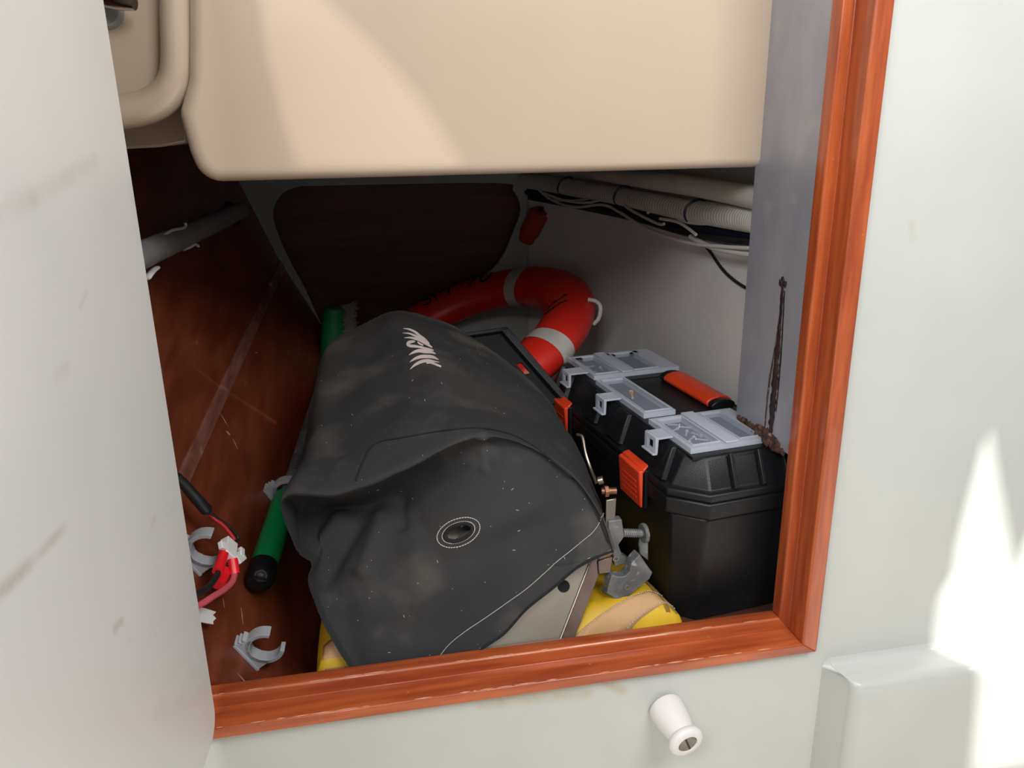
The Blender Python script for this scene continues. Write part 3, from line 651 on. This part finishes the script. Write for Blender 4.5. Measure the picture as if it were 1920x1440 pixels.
for r_ in range(5):
    net[r_][0] = (net[r_][0][0] + 50, net[r_][0][1], net[r_][0][2]); net[r_][1] = (net[r_][1][0] + 22, net[r_][1][1], net[r_][1][2])
G = [[P(*q) for q in row] for row in net]
SUB = 14
rows = []
for row in G: rows.append(spline(row, SUB))
cols = list(zip(*rows)); cols = [spline(list(c), SUB) for c in cols]
NU = len(cols); NV = len(cols[0])
V = [[cols[i][j] for i in range(NU)] for j in range(NV)]
def nrm(j, i):
    a = V[min(j+1, NV-1)][i] - V[max(j-1, 0)][i]; b = V[j][min(i+1, NU-1)] - V[j][max(i-1, 0)]
    n = b.cross(a); 
    return n.normalized() if n.length > 1e-12 else Vector((0, -1, 0))
folds = [  # pixel segment, half width px, height (m) - cloth folds
 ((745,612),(832,715),30,.009), ((832,715),(850,790),26,.005), ((705,640),(625,800),28,-.006), ((860,660),(1000,760),26,-.004), ((830,700),(760,800),30,.006), ((760,800),(640,880),26,.006), ((690,700),(610,830),24,.004), ((890,740),(1030,800),22,-.005), ((900,690),(1040,760),20,.004),
 ((640,975),(572,1060),16,.016), ((668,985),(610,1090),14,-.010), ((715,975),(680,1070),15,.012), ((748,935),(752,985),10,-.010), ((760,930),(800,1010),20,-.005), ((905,822),(912,880),12,.006), ((930,830),(935,870),10,-.004),
 ((780,1040),(1000,950),24,.005), ((830,1060),(1010,985),20,-.005), ((1040,900),(1080,1000),18,-.004), ((690,1130),(860,1090),30,.004), ((660,1180),(820,1180),24,-.004), ((950,1060),(1060,1010),20,.003), ((1000,870),(1040,940),16,.003)]
def segd(p, a, b):
    ax, ay = a; bx_, by_ = b; t = max(0, min(1, ((p[0]-ax)*(bx_-ax) + (p[1]-ay)*(by_-ay)) / ((bx_-ax)**2 + (by_-ay)**2)))
    return math.hypot(p[0] - ax - t*(bx_-ax), p[1] - ay - t*(by_-ay))
VN = [[nrm(j, i) for i in range(NU)] for j in range(NV)]
V2 = []
for j in range(NV):
    r_ = []
    for i in range(NU):
        p = V[j][i]; n_ = VN[j][i]
        if n_.dot(CAM - p) < 0 and j > SUB*2: pass
        h = .0035 * noise.noise(p * 9) + .0022 * noise.noise(p * 21 + Vector((3, 1, 7))) + .0008 * noise.noise(p * 60)
        q = proj(p)
        for a, b, wd, am in folds:
            d_ = segd(q, a, b)
            if d_ < wd*3: h += am * math.exp(-(d_/wd)**2)
        ed = 1.0 if j < NV - 6 else (NV - 1 - j) / 6
        sgn = 1 if n_.dot(CAM - p) > 0 else -1
        r_.append(p + n_ * sgn * h * ed)
    V2.append(r_)
V = V2
gromc = (860, 998)
def in_gromm(p):
    q = proj(p); a = math.radians(-22); dx = q[0] - gromc[0]; dy = q[1] - gromc[1]
    u = dx*math.cos(a) + dy*math.sin(a); v = -dx*math.sin(a) + dy*math.cos(a)
    return (u/24)**2 + (v/13)**2 < 1
verts = [p for r_ in V for p in r_]; faces = []
for j in range(NV - 1):
    for i in range(NU - 1):
        f_ = (j*NU+i, j*NU+i+1, (j+1)*NU+i+1, (j+1)*NU+i)
        c_ = (verts[f_[0]] + verts[f_[1]] + verts[f_[2]] + verts[f_[3]]) / 4
        if j > SUB*7 and in_gromm(c_): continue
        faces.append(f_)
gc = empty('grill_cover', (.14, .3, .05)); tag(gc, 'black fabric grill cover with pale jagged lettering draped over the grill', 'cover')
me = bpy.data.meshes.new('cloth_shell'); me.from_pydata([tuple(v) for v in verts], [], faces)
cloth = link('cloth_shell', me, M['cover'], gc, smooth=True, wspace=True, angle=180)
bvh = BVHTree.FromPolygons([tuple(v) for v in verts], faces)
def drape(px, py, off=.0012):
    d = ray(px, py).normalized(); h = bvh.ray_cast(CAM, d)
    if h[0] is None: return None
    n_ = h[1] if h[1].dot(d) < 0 else -h[1]
    return h[0] + n_ * off
def drape_line(pts, n=10):
    out = []
    for q in spline([Vector((x, y, 0)) for x, y in pts], n):
        h = drape(q.x, q.y)
        if h and (not out or (h - out[-1]).length < .05): out.append(h)
    return out
def line_part(name, pts, r, m, n=10, parent=None, dash=False):
    dl = drape_line(pts, n)
    mb = MB()
    if dash:
        for i in range(0, len(dl) - 1): mb.tube([dl[i], dl[i].lerp(dl[i+1], .72)], r, 5)
    elif len(dl) > 1: mb.tube(dl, r, 6)
    return mb.build(name, m, parent or cloth, wspace=False, smooth=True) if parent is None else mb.build(name, m, parent, wspace=True, smooth=True)
def under(name, mb, m):
    o = mb.build(name, m, gc, wspace=True, smooth=True); return o
line_part('seam', [(668,902),(680,870),(703,833),(760,820),(850,806),(905,804),(970,820),(1035,862),(1085,908),(1118,966),(1140,1018)], .0014, M['covdark'], 12, gc)
line_part('stitching', [(817,1240),(840,1210),(870,1185),(910,1158),(950,1130),(985,1105),(1020,1075),(1045,1052),(1070,1032),(1095,1012),(1112,997),(1126,975),(1136,945)], .0006, M['thread'], 22, gc, dash=True)
# hem binding
dl = [p + Vector((0, -.0015, 0)) for p in V[NV-1][2:]]
MB().tube(dl, .0022, 6).build('hem', M['covdark'], gc, smooth=True, wspace=True)
# grommet: two stitched ovals and a bound hole
def oval(a_, b_):
    a = math.radians(-22); return [(gromc[0] + a_*math.cos(t)*math.cos(a) - b_*math.sin(t)*math.sin(a), gromc[1] + a_*math.cos(t)*math.sin(a) + b_*math.sin(t)*math.cos(a)) for t in [2*math.pi*k/48 for k in range(49)]]
def ringpart(name, a_, b_, r, m, dash=False, off=.0012):
    pts = [drape(x, y, off) for x, y in oval(a_, b_)]; pts = [p for p in pts if p]
    mb = MB()
    if dash:
        for i in range(len(pts) - 1): mb.tube([pts[i], pts[i].lerp(pts[i+1], .7)], r, 5)
    else: mb.tube(pts, r, 8)
    return mb.build(name, m, gc, wspace=True, smooth=True)
ringpart('grommet_stitching', 42, 25, .0008, M['thread'], True); ringpart('grommet_stitching', 32, 18, .0008, M['thread'], True)
ringpart('grommet_edge', 27, 15, .0034, M['covdark'], False, .0)
# lettering: tapered strokes of a jagged logo, laid on the cloth
strokes = [
 [(435,200,6),(560,215,20),(700,280,26),(800,360,26),(900,430,24),(1000,520,12),(1020,545,5)],
 [(420,300,6),(560,310,16),(680,355,25),(800,420,30),(950,520,22),(1075,620,12)],
 [(455,410,6),(580,405,18),(700,430,28),(800,470,22),(950,550,26),(1080,630,12)],
 [(755,500,12),(800,540,20),(880,580,18)],
 [(700,490,12),(640,495,30),(570,510,36),(540,552,34),(590,588,34),(700,600,30),(800,615,24),(900,640,24),(1000,662,22),(1115,692,14)],
 [(565,795,5),(680,730,28),(800,700,40),(920,715,44),(1050,730,34),(1160,770,10)],
 [(585,955,5),(700,880,28),(830,835,38),(960,830,38),(1100,845,34),(1230,905,8)],
 [(590,1120,5),(700,1020,26),(850,945,36),(1000,925,34),(1130,940,18),(1245,960,5)],
 [(960,960,34),(1060,970,26),(1150,1000,24),(1285,1060,20)]]
for s_ in strokes:
    c2 = spline([Vector((720 + x/12, 600 + y/12, w_/12)) for x, y, w_ in s_], 6); secs = []
    for i, q in enumerate(c2):
        t = (c2[min(i+1, len(c2)-1)] - c2[max(i-1, 0)]); t.z = 0; t.normalize(); nn = Vector((-t.y, t.x))
        row = [drape(q.x + nn.x*q.z*k, q.y + nn.y*q.z*k, .0009) for k in (-1, -.33, .33, 1)]
        if all(row): secs.append(row)
    if len(secs) > 1: MB().loft(secs, cap=False, closed=False).build('logo_stroke', M['print'], gc, wspace=True, smooth=True, angle=180)
# lint and dust specks
rl = random.Random(12); mb = MB()
for k in range(90):
    h = drape(rl.uniform(600, 1140), rl.uniform(640, 1230), .0006)
    if h:
        a = rl.uniform(0, 6.28); L_ = rl.choice([.0004, .0005, .0006, .0008, .0022]); v_ = Vector((math.cos(a), 0, math.sin(a)))*L_
        mb.tube([h - v_, h + v_], .0004, 4)
lint = mb.build('lint', M['thread'], gc, wspace=True); lint['kind'] = 'stuff'

# ------------------------------------------------------------------ lifebuoy
rc = Vector((.192, .55, .378)); k_ = 1.31; rc = CAM + (rc - CAM)*k_; RR = .231*k_
ax_, ay_ = -.416, 6.575
rn = Vector((math.sin(ax_)*math.cos(ay_), math.sin(ax_)*math.sin(ay_), math.cos(ax_)))
ru = rn.cross(Vector((0, 1, 0))).normalized(); rv = rn.cross(ru).normalized()
def ringpt(t, s, ra=.068, rb=.050, off=0.0):
    e = ru*math.cos(t) + rv*math.sin(t)
    return rc + e*(RR + (ra + off)*math.cos(s)) + rn*((rb + off)*math.sin(s))
lb = empty('lifebuoy', (rc.x, rc.y, rc.z - .1)); tag(lb, 'orange red lifebuoy with white bands leaning at the back of the locker', 'lifebuoy')
mb = MB(); nt_, ns_ = 96, 28
mb.add([ringpt(2*math.pi*i/nt_, 2*math.pi*j/ns_) for i in range(nt_) for j in range(ns_)], [(i*ns_+j, i*ns_+(j+1) % ns_, ((i+1) % nt_)*ns_+(j+1) % ns_, ((i+1) % nt_)*ns_+j) for i in range(nt_) for j in range(ns_)])
mb.build('float_ring', M['ring'], lb, wspace=True, smooth=True, angle=180)
def tang(px, py):                                # angle on the ring nearest a pixel
    best = min(range(720), key=lambda k: (Vector(proj(ringpt(2*math.pi*k/720, math.pi/2))) - Vector((px, py))).length); return 2*math.pi*best/720
for px, py in ((752, 592), (970, 535), (1030, 645)):
    t0 = tang(px, py); hw = .062
    MB().loft([[ringpt(t0 + hw*(i/8*2 - 1), 2*math.pi*j/ns_, off=.0015) for j in range(ns_)] for i in range(9)], cap=False).build('band', M['band'], lb, wspace=True, smooth=True, angle=180)
t0 = tang(870, 690); 
MB().loft([[ringpt(tang(1030, 645) + 1.6 + .062*(i/8*2 - 1), 2*math.pi*j/ns_, off=.0015) for j in range(ns_)] for i in range(9)], cap=False).build('band', M['band'], lb, wspace=True, smooth=True, angle=180)
# lettering on the ring from the built-in font, wrapped round the tube
def ring_text(txt, tc_, s_c, size, name, flip=1):
    cu = bpy.data.curves.new('t', 'FONT'); cu.body = txt; cu.size = size; cu.align_x = 'CENTER'; cu.align_y = 'CENTER'; cu.resolution_u = 3
    o = bpy.data.objects.new('t', cu); COL.objects.link(o)
    dg = bpy.context.evaluated_depsgraph_get(); me = bpy.data.meshes.new_from_object(o.evaluated_get(dg)); bpy.data.objects.remove(o)
    bm = bmesh.new(); bm.from_mesh(me); bmesh.ops.triangulate(bm, faces=bm.faces); bmesh.ops.subdivide_edges(bm, edges=[e for e in bm.edges if e.calc_length() > size*.2], cuts=2, use_grid_fill=False); bmesh.ops.triangulate(bm, faces=bm.faces); bm.to_mesh(me); bm.free()
    for v in me.vertices:
        p = ringpt(tc_ + flip*v.co.x/RR, s_c - v.co.y/.058, off=.0016); v.co = p
    return link(name, me, M['ink'], lb, wspace=True)
# direction: along the ring so that it reads from left to right in the picture
ta, tb2 = tang(800, 580), tang(930, 545); dsg = 1 if ((tb2 - ta + math.pi) % (2*math.pi) - math.pi) > 0 else -1
ring_text('SM', tang(826, 572), math.pi*.50, .085, 'lettering', dsg)
ring_text('70', tang(906, 550), math.pi*.50, .085, 'lettering', dsg)
mk = MB(); rm = random.Random(5); tm = tang(1062, 572)
for row in range(2):
    for k in range(9):
        t_ = tm - .10 + .016*k + .10*row; s_m = math.pi*(.62 - .05*k*.5 + .02*row) + rm.uniform(-.05, .05)
        mk.tube([ringpt(t_, s_m, off=.001), ringpt(t_ + rm.uniform(-.012, .012), s_m + rm.uniform(.12, .22), off=.001)], .0016, 4)
mk.build('ink_marks', M['ink'], lb, wspace=True)
# grab line loop on the outer edge
t1 = tang(1092, 575)
MB().tube(spline([ringpt(t1 + .05, .5, off=.002), ringpt(t1 + .03, .3, off=.014), ringpt(t1 + .0, .1, off=.020), ringpt(t1 - .02, -.3, off=.012), ringpt(t1 - .03, -.6, off=.003)], 5), .005, 8).build('grab_line', M['wire_w'], lb, wspace=True, smooth=True)

# ------------------------------------------------------------------ black tray leaning between grill and lifebuoy
tr = empty('black_tray', (.3, .6, .1)); tag(tr, 'black plastic tray with a raised rim leaning behind the covered grill', 'tray')
A_, B_, C_ = P(868, 633, .640), P(946, 622, .655), P(1040, 730, .585)
ex = (A_ - B_); ey = (C_ - B_); tn = ex.cross(ey).normalized(); tn = tn if tn.y < 0 else -tn
ex = ex.normalized(); ey = (ey - ex*ey.dot(ex)).normalized() if False else ey.normalized()
D_ = [B_ + ex*.20, B_, B_ + ey*.20, B_ + ey*.20 + ex*.20]
def tq(u, v, h): return B_ + ex*u + ey*v + tn*h
slot = (.030, .050, .055, .105)
tp = MB()
for u0, u1, v0, v1 in ((.0, .020, 0, .2), (.020, .034, 0, .085), (.020, .034, .115, .2), (.034, .15, 0, .2)):
    tp.loft([[tq(u0, v0, 0), tq(u1, v0, 0), tq(u1, v1, 0), tq(u0, v1, 0)], [tq(u0, v0, -.004), tq(u1, v0, -.004), tq(u1, v1, -.004), tq(u0, v1, -.004)]])
tp.build('tray_floor', M['black2'], tr, wspace=True)
for (u0, u1, v0, v1) in ((-.006, .012, -.006, .2), (-.006, .15, -.006, .004)):
    MB().loft([[tq(u0, v0, -.004), tq(u1, v0, -.004), tq(u1, v1, -.004), tq(u0, v1, -.004)], [tq(u0, v0, .016), tq(u1, v0, .016), tq(u1, v1, .016), tq(u0, v1, .016)]]).build('rim', M['black'], tr, wspace=True, bevel=.002)

# ------------------------------------------------------------------ deck brush along the left lining
db = empty('deck_brush', LH(490, 1090, .03)); tag(db, 'green deck brush with black handle cap lying along the left lining', 'brush')
hb_ = .030
ba = LH(488, 1082, hb_)
bend = LH(628, 640, hb_ + .03)
bd = (bend - ba).normalized()
def bp_(d): return ba + bd*d
blen = (bend - ba).length
# black end cap with a hanging hole
mb = MB(); 
mb.tube([bp_(-.020), bp_(-.018), bp_(-.012), bp_(.0), bp_(.030)], [.010, .017, .022, .0245, .0245], 20)
mb.build('end_cap', M['black'], db, wspace=True, smooth=True)
fc = ba + bd*.002 + (CAM - ba).normalized()*.0235
side = bd.cross((CAM - ba).normalized()).normalized()
MB().tube([fc + side*.0135*math.cos(2*math.pi*k/20) + bd*.0100*math.sin(2*math.pi*k/20) for k in range(21)], .0030, 8).build('hanging_eye', M['black'], db, wspace=True, smooth=True)
disc(MB(), fc - (CAM - ba).normalized()*.0012, (CAM - ba), .0108, .0022).build('eye_hole', M['ink'], db, wspace=True)
MB().tube([bp_(.029), bp_(.031), bp_(.229), bp_(.231)], [.0225, .0235, .0235, .0225], 20).build('grip', M['green'], db, wspace=True, smooth=True, angle=50)
MB().tube([bp_(.23), bp_(blen - .02)], .0125, 14).build('pole', M['cast'], db, wspace=True, smooth=True)
hc0 = P(628, 575, bend.y + .02); hc1 = P(622, 660, bend.y)
hx_ = (hc1 - hc0)
MB().tube([hc0, hc0 + hx_*.06, hc0 + hx_*.5, hc0 + hx_*1.6, hc0 + hx_*1.7], [.022, .032, .033, .031, .02], 14).build('brush_block', M['greend'], db, wspace=True, smooth=True)
mb = MB(); rb = random.Random(3)
for k in range(260):
    t = rb.uniform(-.02, .62); a = hc0 + hx_*t + Vector((rb.uniform(.012, .024), rb.uniform(-.02, .02), 0)); v_ = Vector((rb.uniform(.03, .045), rb.uniform(-.012, .012), rb.uniform(-.012, .016)))
    mb.tube([a, a + v_*.6, a + v_ + Vector((0, 0, rb.uniform(-.008, .008)))], .0006, 3)
bs = mb.build('bristles', M['bristle'], db, wspace=True); bs['kind'] = 'stuff'

# ------------------------------------------------------------------ pipe clips on the lining
def clip(px, py, label, sc=1.0, w_=.020, rot=0.0):
    c = LH(px, py, .0)
    o = empty('pipe_clip', c); tag(o, label, 'pipe clip', 'grey pipe clips fixed to the left lining')
    up = nlow; dn_ = (ddn - nlow*ddn.dot(nlow)); dn_ = (dn_ - sdir*dn_.dot(sdir)).normalized()
    ri, ro = .0235*sc, .0305*sc; cc = c + up*(.036*sc)
    def q(a, r): return cc + dn_*math.sin(a)*r + up*math.cos(a)*r
    a0, a1 = math.radians(40), math.radians(320); n_ = 26; secs = []
    for k in range(n_ + 1):
        a = a0 + (a1 - a0)*k/n_
        secs.append([q(a, ri) - sdir*w_/2, q(a, ro) - sdir*w_/2, q(a, ro) + sdir*w_/2, q(a, ri) + sdir*w_/2])
    MB().loft(secs).build('cradle', M['grey_pvc'], o, wspace=True, bevel=.0008, smooth=True)
    hw = .030*sc
    MB().loft([[c + dn_*s*hw + up*h + sdir*e*w_/2 for s, h in ((-1, 0), (1, 0), (1, .004), (.86, .030*sc), (.45, .017*sc), (0, .0115*sc), (-.45, .017*sc), (-.86, .030*sc), (-1, .004))] for e in (-1, 1)]).build('base', M['grey_pvc'], o, wspace=True, bevel=.0006)
    MB().loft([[c + dn_*s*hw + up*h + sdir*e*(w_/2 + .002) for s, h in ((-1.04, 0), (1.04, 0), (1.04, .0045), (-1.04, .0045))] for e in (-1, 1)]).build('foot', M['grey_pvc'], o, wspace=True, bevel=.0006)
    for e in (.0, .007, .014):
        MB().loft([[c - dn_*(hw*(1.06) + .002) + up*(.004 + e) + sdir*s for s in (-w_/2, w_/2)] + [c - dn_*(hw*.96) + up*(.0075 + e) + sdir*s for s in (w_/2, -w_/2)], [c - dn_*(hw*.9) + up*(.004 + e) + sdir*s for s in (-w_/2, w_/2)] + [c - dn_*(hw*.9) + up*(.0075 + e) + sdir*s for s in (w_/2, -w_/2)]]).build('tooth', M['grey_pvc'], o, wspace=True)
    return o
clip(462, 1226, 'grey open pipe clip nearest the bottom rail of the frame')
clip(352, 1046, 'grey open pipe clip beside the door edge behind the wire connector', 1.06)
clip(512, 935, 'grey open pipe clip half hidden by the left corner of the cover', 1.0)

# grey waste pipe through the upper lining, with white ties
def UH(px, py, h=0.0):
    d = ray(px, py); return CAM + d * (((p0 - CAM).dot(nup) + h) / d.dot(nup))
pp = empty('grey_pipe', UH(360, 430)); tag(pp, 'grey plastic pipe entering a hole high on the left lining', 'pipe')
a_, b_ = UH(445, 396, -.03), UH(262, 480, .085)
a2_ = UH(430, 404, .012)
MB().tube([a2_ + (a2_ - b_)*.2, a2_, b_, b_ + (b_ - a2_)*.5], .0225, 20).build('pipe_wall', M['greypipe'], pp, wspace=True, smooth=True)
hole_c = UH(436, 400, .001); e1_ = sdir; e2_ = nup.cross(sdir).normalized()
MB().tube([hole_c + e1_*.036*math.cos(2*math.pi*k/24) + e2_*.029*math.sin(2*math.pi*k/24) for k in range(25)], .004, 8).build('hole_collar', M['black2'], pp, wspace=True, smooth=True)
def tie(name, pts, r, label):
    o = MB().tube(spline([UH(*q) for q in pts], 5), r, 8).build(name, M['wht_plastic'], None, smooth=True); return tag(o, label, 'cable tie')
tie('cable_tie', [(304,444,.085),(322,432,.088),(342,428,.082),(348,424,.080),(347,418,.082)], .0028, 'white cable tie end above the grey pipe')
tie('cable_tie', [(345,468,.060),(358,463,.066),(366,458,.070),(372,462,.068)], .0028, 'white cable tie end curling below the grey pipe')
o_ = MB().tube(spline([UH(274,524,.075), UH(280,516,.08), UH(287,508,.08), UH(294,502,.078)], 5), [.004, .006] + [.008]*10 + [.0085]*2 + [.007, .004], 10, flat=.5).build('plastic_tab', M['wht_plastic'], None, smooth=True)
tag(o_, 'flat white plastic tab at the door edge below the grey pipe', 'tab')

# wiring near the door edge
def wire(name, pts, r, m, label, cat='cable', parent=None, n=8):
    o = MB().tube(spline([LH(*q) for q in pts], 6), r, n).build(name, m, parent, smooth=True, wspace=True)
    if parent is None: tag(o, label, cat)
    return o
wc = empty('wire_connector', LH(432,1045,0.052)); tag(wc, 'white plastic wire connector with red crimp terminals', 'connector')
def blk(q, hs, m, name, parent, tilt=0):
    c = LH(*q); a = (sdir*math.cos(tilt) + nlow.cross(sdir)*math.sin(tilt)).normalized(); b = nlow.cross(a)
    return MB().loft([[c + a*hs[0]*s + b*hs[1]*t - nlow*hs[2] for s, t in ((-1,-1),(1,-1),(1,1),(-1,1))], [c + a*hs[0]*s + b*hs[1]*t + nlow*hs[2] for s, t in ((-1,-1),(1,-1),(1,1),(-1,1))]]).build(name, m, parent, wspace=True, bevel=.0012)
hsg = blk((428,1030,0.058), (.016, .012, .008), M['wht_plastic'], 'housing', wc, .2)
blk((446,1046,0.058), (.012, .009, .007), M['wht_plastic'], 'housing', wc, -.4)
blk((452,1036,0.062), (.008, .005, .004), M['wht_plastic'], 'housing_tab', wc, .3); blk((420,1024,0.064), (.006, .010, .004), M['wht_plastic'], 'housing_tab', wc, .6)
def tubep(q0, q1, r0, r1, m, name): return MB().tube([LH(*q0), LH(*q1)], [r0, r1], 14, flat=.8).build(name, m, wc, wspace=True, smooth=True)
tubep((420,1036,0.058), (408,1072,0.056), .0078, .0085, M['red'], 'crimp_sleeve')
tubep((436,1048,0.060), (440,1076,0.056), .0078, .0085, M['red'], 'crimp_sleeve')
tubep((420,1070,0.042), (410,1098,0.040), .0120, .0100, M['red'], 'crimp_sleeve')
wire('black_cable', [(410,1070,0.056),(404,1084,0.056),(392,1100,0.054),(376,1110,0.052),(355,1118,0.052)], .0045, M['wire_k'], 'thick black cable curving from the red terminals to the door edge')
wire('pink_cable', [(440,1074,0.056),(436,1090,0.056),(422,1104,0.055),(400,1118,0.054),(378,1132,0.052),(355,1142,0.052)], .0048, M['wire_p'], 'pink cable running from the red terminals to the door edge')
bc = empty('sheathed_lead', LH(365,930,0.052)); tag(bc, 'black sheathed lead splitting into a red and a black wire', 'lead')
MB().tube([LH(330,893,0.052), LH(345,908,0.052), LH(368,935,0.054), LH(388,957,0.056), LH(391,961,0.056)], [.0075, .0080, .0088, .0092, .006], 14).build('sheath', M['wire_k'], bc, wspace=True, smooth=True)
MB().tube(spline([LH(388,958,0.056), LH(402,968,0.058), LH(420,980,0.060), LH(436,994,0.062), LH(446,1008,0.062), LH(442,1016,0.060)], 6), .0024, 8).build('black_wire', M['wire_k'], bc, wspace=True, smooth=True)
MB().tube(spline([LH(388,958,0.054), LH(402,972,0.056), LH(418,984,0.058), LH(430,998,0.059), LH(440,1012,0.060)], 6), .0028, 8).build('red_wire', M['wire_r'], bc, wspace=True, smooth=True)
# torn white tape end below the wires
tp_ = [(372,1138),(392,1144),(404,1148),(398,1154),(404,1160),(398,1166),(399,1171),(386,1169),(372,1166)]
o_ = MB().prism([LH(*q, .02) for q in tp_], nlow*.0015).build('tape_end', M['wht_plastic']); tag(o_, 'torn end of white tape at the door edge', 'tape')

# ------------------------------------------------------------------ hoses and cables along the hull
def hull_x(y):
    for a, b in zip(hp, hp[1:]):
        if a[1] <= y <= b[1]: return a[0] + (b[0] - a[0])*(y - a[1])/(b[1] - a[1])
    return hp[-1][0]
def HX(px, py, off=.03):                          # where the pixel's ray meets the hull, off in front of it
    d = ray(px, py).normalized(); t = .9
    while t < 3:
        p = CAM + d*t
        if p.y > .03:
            hx = hull_x(p.y) + .05*(p.z - .3) - off
            if p.x >= hx or p.y > 1.5: return p
        t += .002
    return p
def run(name, pts, r, m, label, cat, off=.02, ribs=False, group=None):
    path = spline([HX(x, y, off) for x, y in pts], 6)
    if ribs:
        root = empty(name, path[0]); tag(root, label, cat)
        fine = spline(path, 26); rr = [r*(1 + .04*math.sin(i*math.pi/3)) for i in range(len(fine))]
        MB().tube(fine, rr, 16).build('hose_wall', m, root, wspace=True, smooth=True); return root, path
    o = MB().tube(path, r, 18 if r > .015 else 8).build(name, m, None, smooth=True, angle=70); return tag(o, label, cat)
h1, hp1 = run('ribbed_hose', [(985,338),(1060,350),(1165,368),(1290,394),(1420,414),(1480,426)], .0225, M['hose'], 'pale ribbed hose tied with black ties along the hull', 'hose', .050, True)
for (px, py) in ((1060, 348), (1168, 367), (1305, 396)):
    c = HX(px, py, .050); tg = (HX(px + 20, py + 4, .050) - c).normalized(); a = Vector((0, 0, 1)); a = (a - tg*a.dot(tg)).normalized(); b = tg.cross(a)
    MB().tube([c + (a*math.cos(2*math.pi*k/20) + b*math.sin(2*math.pi*k/20))*.0245 + tg*.012*math.cos(2*math.pi*k/20) for k in range(21)], .0026, 6).build('tie', M['wire_b'], h1, wspace=True, smooth=True)
run('smooth_hose', [(1120,322),(1220,338),(1320,352),(1425,372),(1480,384)], .0205, M['hose'], 'smooth pale hose above the ribbed hose at top right', 'hose', .066)
run('dark_cable', [(985,352),(1040,362),(1120,376),(1200,398),(1300,425),(1420,446)], .010, M['wire_b'], 'thick dark blue cable just under the ribbed hose', 'cable', .026)
run('dark_cable', [(985,368),(1060,382),(1150,400),(1240,420),(1320,442),(1420,462)], .009, M['wire_b'], 'lower dark blue cable bundled under the ribbed hose', 'cable', .022)
run('dark_cable', [(985,360),(1100,386),(1200,412),(1300,440),(1420,456)], .0075, M['wire_k'], 'black cable between the two dark blue cables', 'cable', .036)
run('white_cable', [(1000,345),(1030,372),(1075,388),(1130,384),(1165,400),(1215,430),(1290,455),(1350,462),(1420,466)], .0038, M['wire_w'], 'long thin white cable sagging below the cable bundle', 'cable', .052)
run('white_cable', [(1020,362),(1060,376),(1100,380),(1140,372),(1160,374),(1180,392),(1230,418),(1245,420)], .0034, M['wire_w'], 'short white cable weaving through the left end of the bundle', 'cable', .060)
run('white_cable', [(1215,398),(1232,392),(1262,404),(1290,416),(1340,418),(1425,411)], .0045, M['wire_w'], 'flat white cable crossing to the plate below the ribbed hose', 'cable', .058)
run('white_cable', [(1238,410),(1270,416),(1290,428),(1305,440)], .0034, M['wire_w'], 'short bent white cable end in the middle of the bundle', 'cable', .064)
run('white_cable', [(1295,444),(1330,462),(1370,472),(1425,480)], .0055, M['wire_w'], 'thick white cable lowest at the metal plate', 'cable', .046)
run('grey_cable', [(1035,374),(1075,376),(1105,372)], .004, M['hose'], 'short beige cable near the bulkhead corner', 'cable', .056)
run('black_lead', [(1310,448),(1330,470),(1355,505),(1380,528),(1410,546)], .0032, M['wire_k'], 'thin black lead drooping from the bundle to the plate', 'cable', .012)
# small orange thing behind the bulkhead corner
of = empty('orange_float', HX(1010, 440, .03)); tag(of, 'small orange float in the dark corner beside the bulkhead', 'float')
c0, c1 = HX(1012, 398, .03), HX(984, 452, .03)
MB().tube(spline([c0 + (c0 - c1)*.05, c0, c0.lerp(c1, .3), c0.lerp(c1, .7), c1], 4), [.01] + [.022]*4 + [.03]*8 + [.026]*3 + [.012], 14).build('float_body', M['floatm'], of, wspace=True, smooth=True)
MB().tube([c0 + (c0 - c1)*.04, c0 + (c0 - c1)*.16], .006, 8).build('float_neck', M['black2'], of, wspace=True)

# ------------------------------------------------------------------ white stand-off knob on the front panel
kb = P(1247, 1325, 0); ke = P(1290, 1396, -.072); kx = (ke - kb).normalized()
kn = empty('door_stop', kb); tag(kn, 'white plastic door stop with a slotted screw below the bottom rail', 'door stop')
def kp(t, r): return (kb + kx*t, r)
L_ = (ke - kb).length
prof = [(0, .0275), (.003, .0285), (.012, .0287), (.026, .0272), (.040, .0250), (.050, .0225), (L_ - .016, .0215), (L_ - .0145, .0235), (L_ - .012, .0278), (L_ - .006, .0285), (L_ - .002, .027), (L_, .0235), (L_ + .0002, .0160), (L_ - .004, .0150)]
ka = kx.orthogonal().normalized(); kc = kx.cross(ka)
MB().loft([[kb + kx*t + (ka*math.cos(2*math.pi*k/32) + kc*math.sin(2*math.pi*k/32))*r for k in range(32)] for t, r in prof]).build('barrel', M['wht_plastic'], kn, wspace=True, smooth=True, angle=60)
disc(MB(), kb + kx*(L_ - .0042), kx, .0148, .0040, 28, .97).build('screw_head', M['screwm'], kn, wspace=True, bevel=.0008)
sa = (RIGHT*.45 + DOWN*.85); sa = (sa - kx*sa.dot(kx)).normalized(); sb_ = kx.cross(sa)
ctr = kb + kx*(L_ - .0004)
MB().loft([[ctr + sa*.0138*s + sb_*.0017*t for s, t in ((-1,-1),(1,-1),(1,1),(-1,1))], [ctr + kx*.0004 + sa*.0138*s + sb_*.0017*t for s, t in ((-1,-1),(1,-1),(1,1),(-1,1))]]).build('screw_slot', M['dirt'], kn, wspace=True)

bpy.context.view_layer.update()
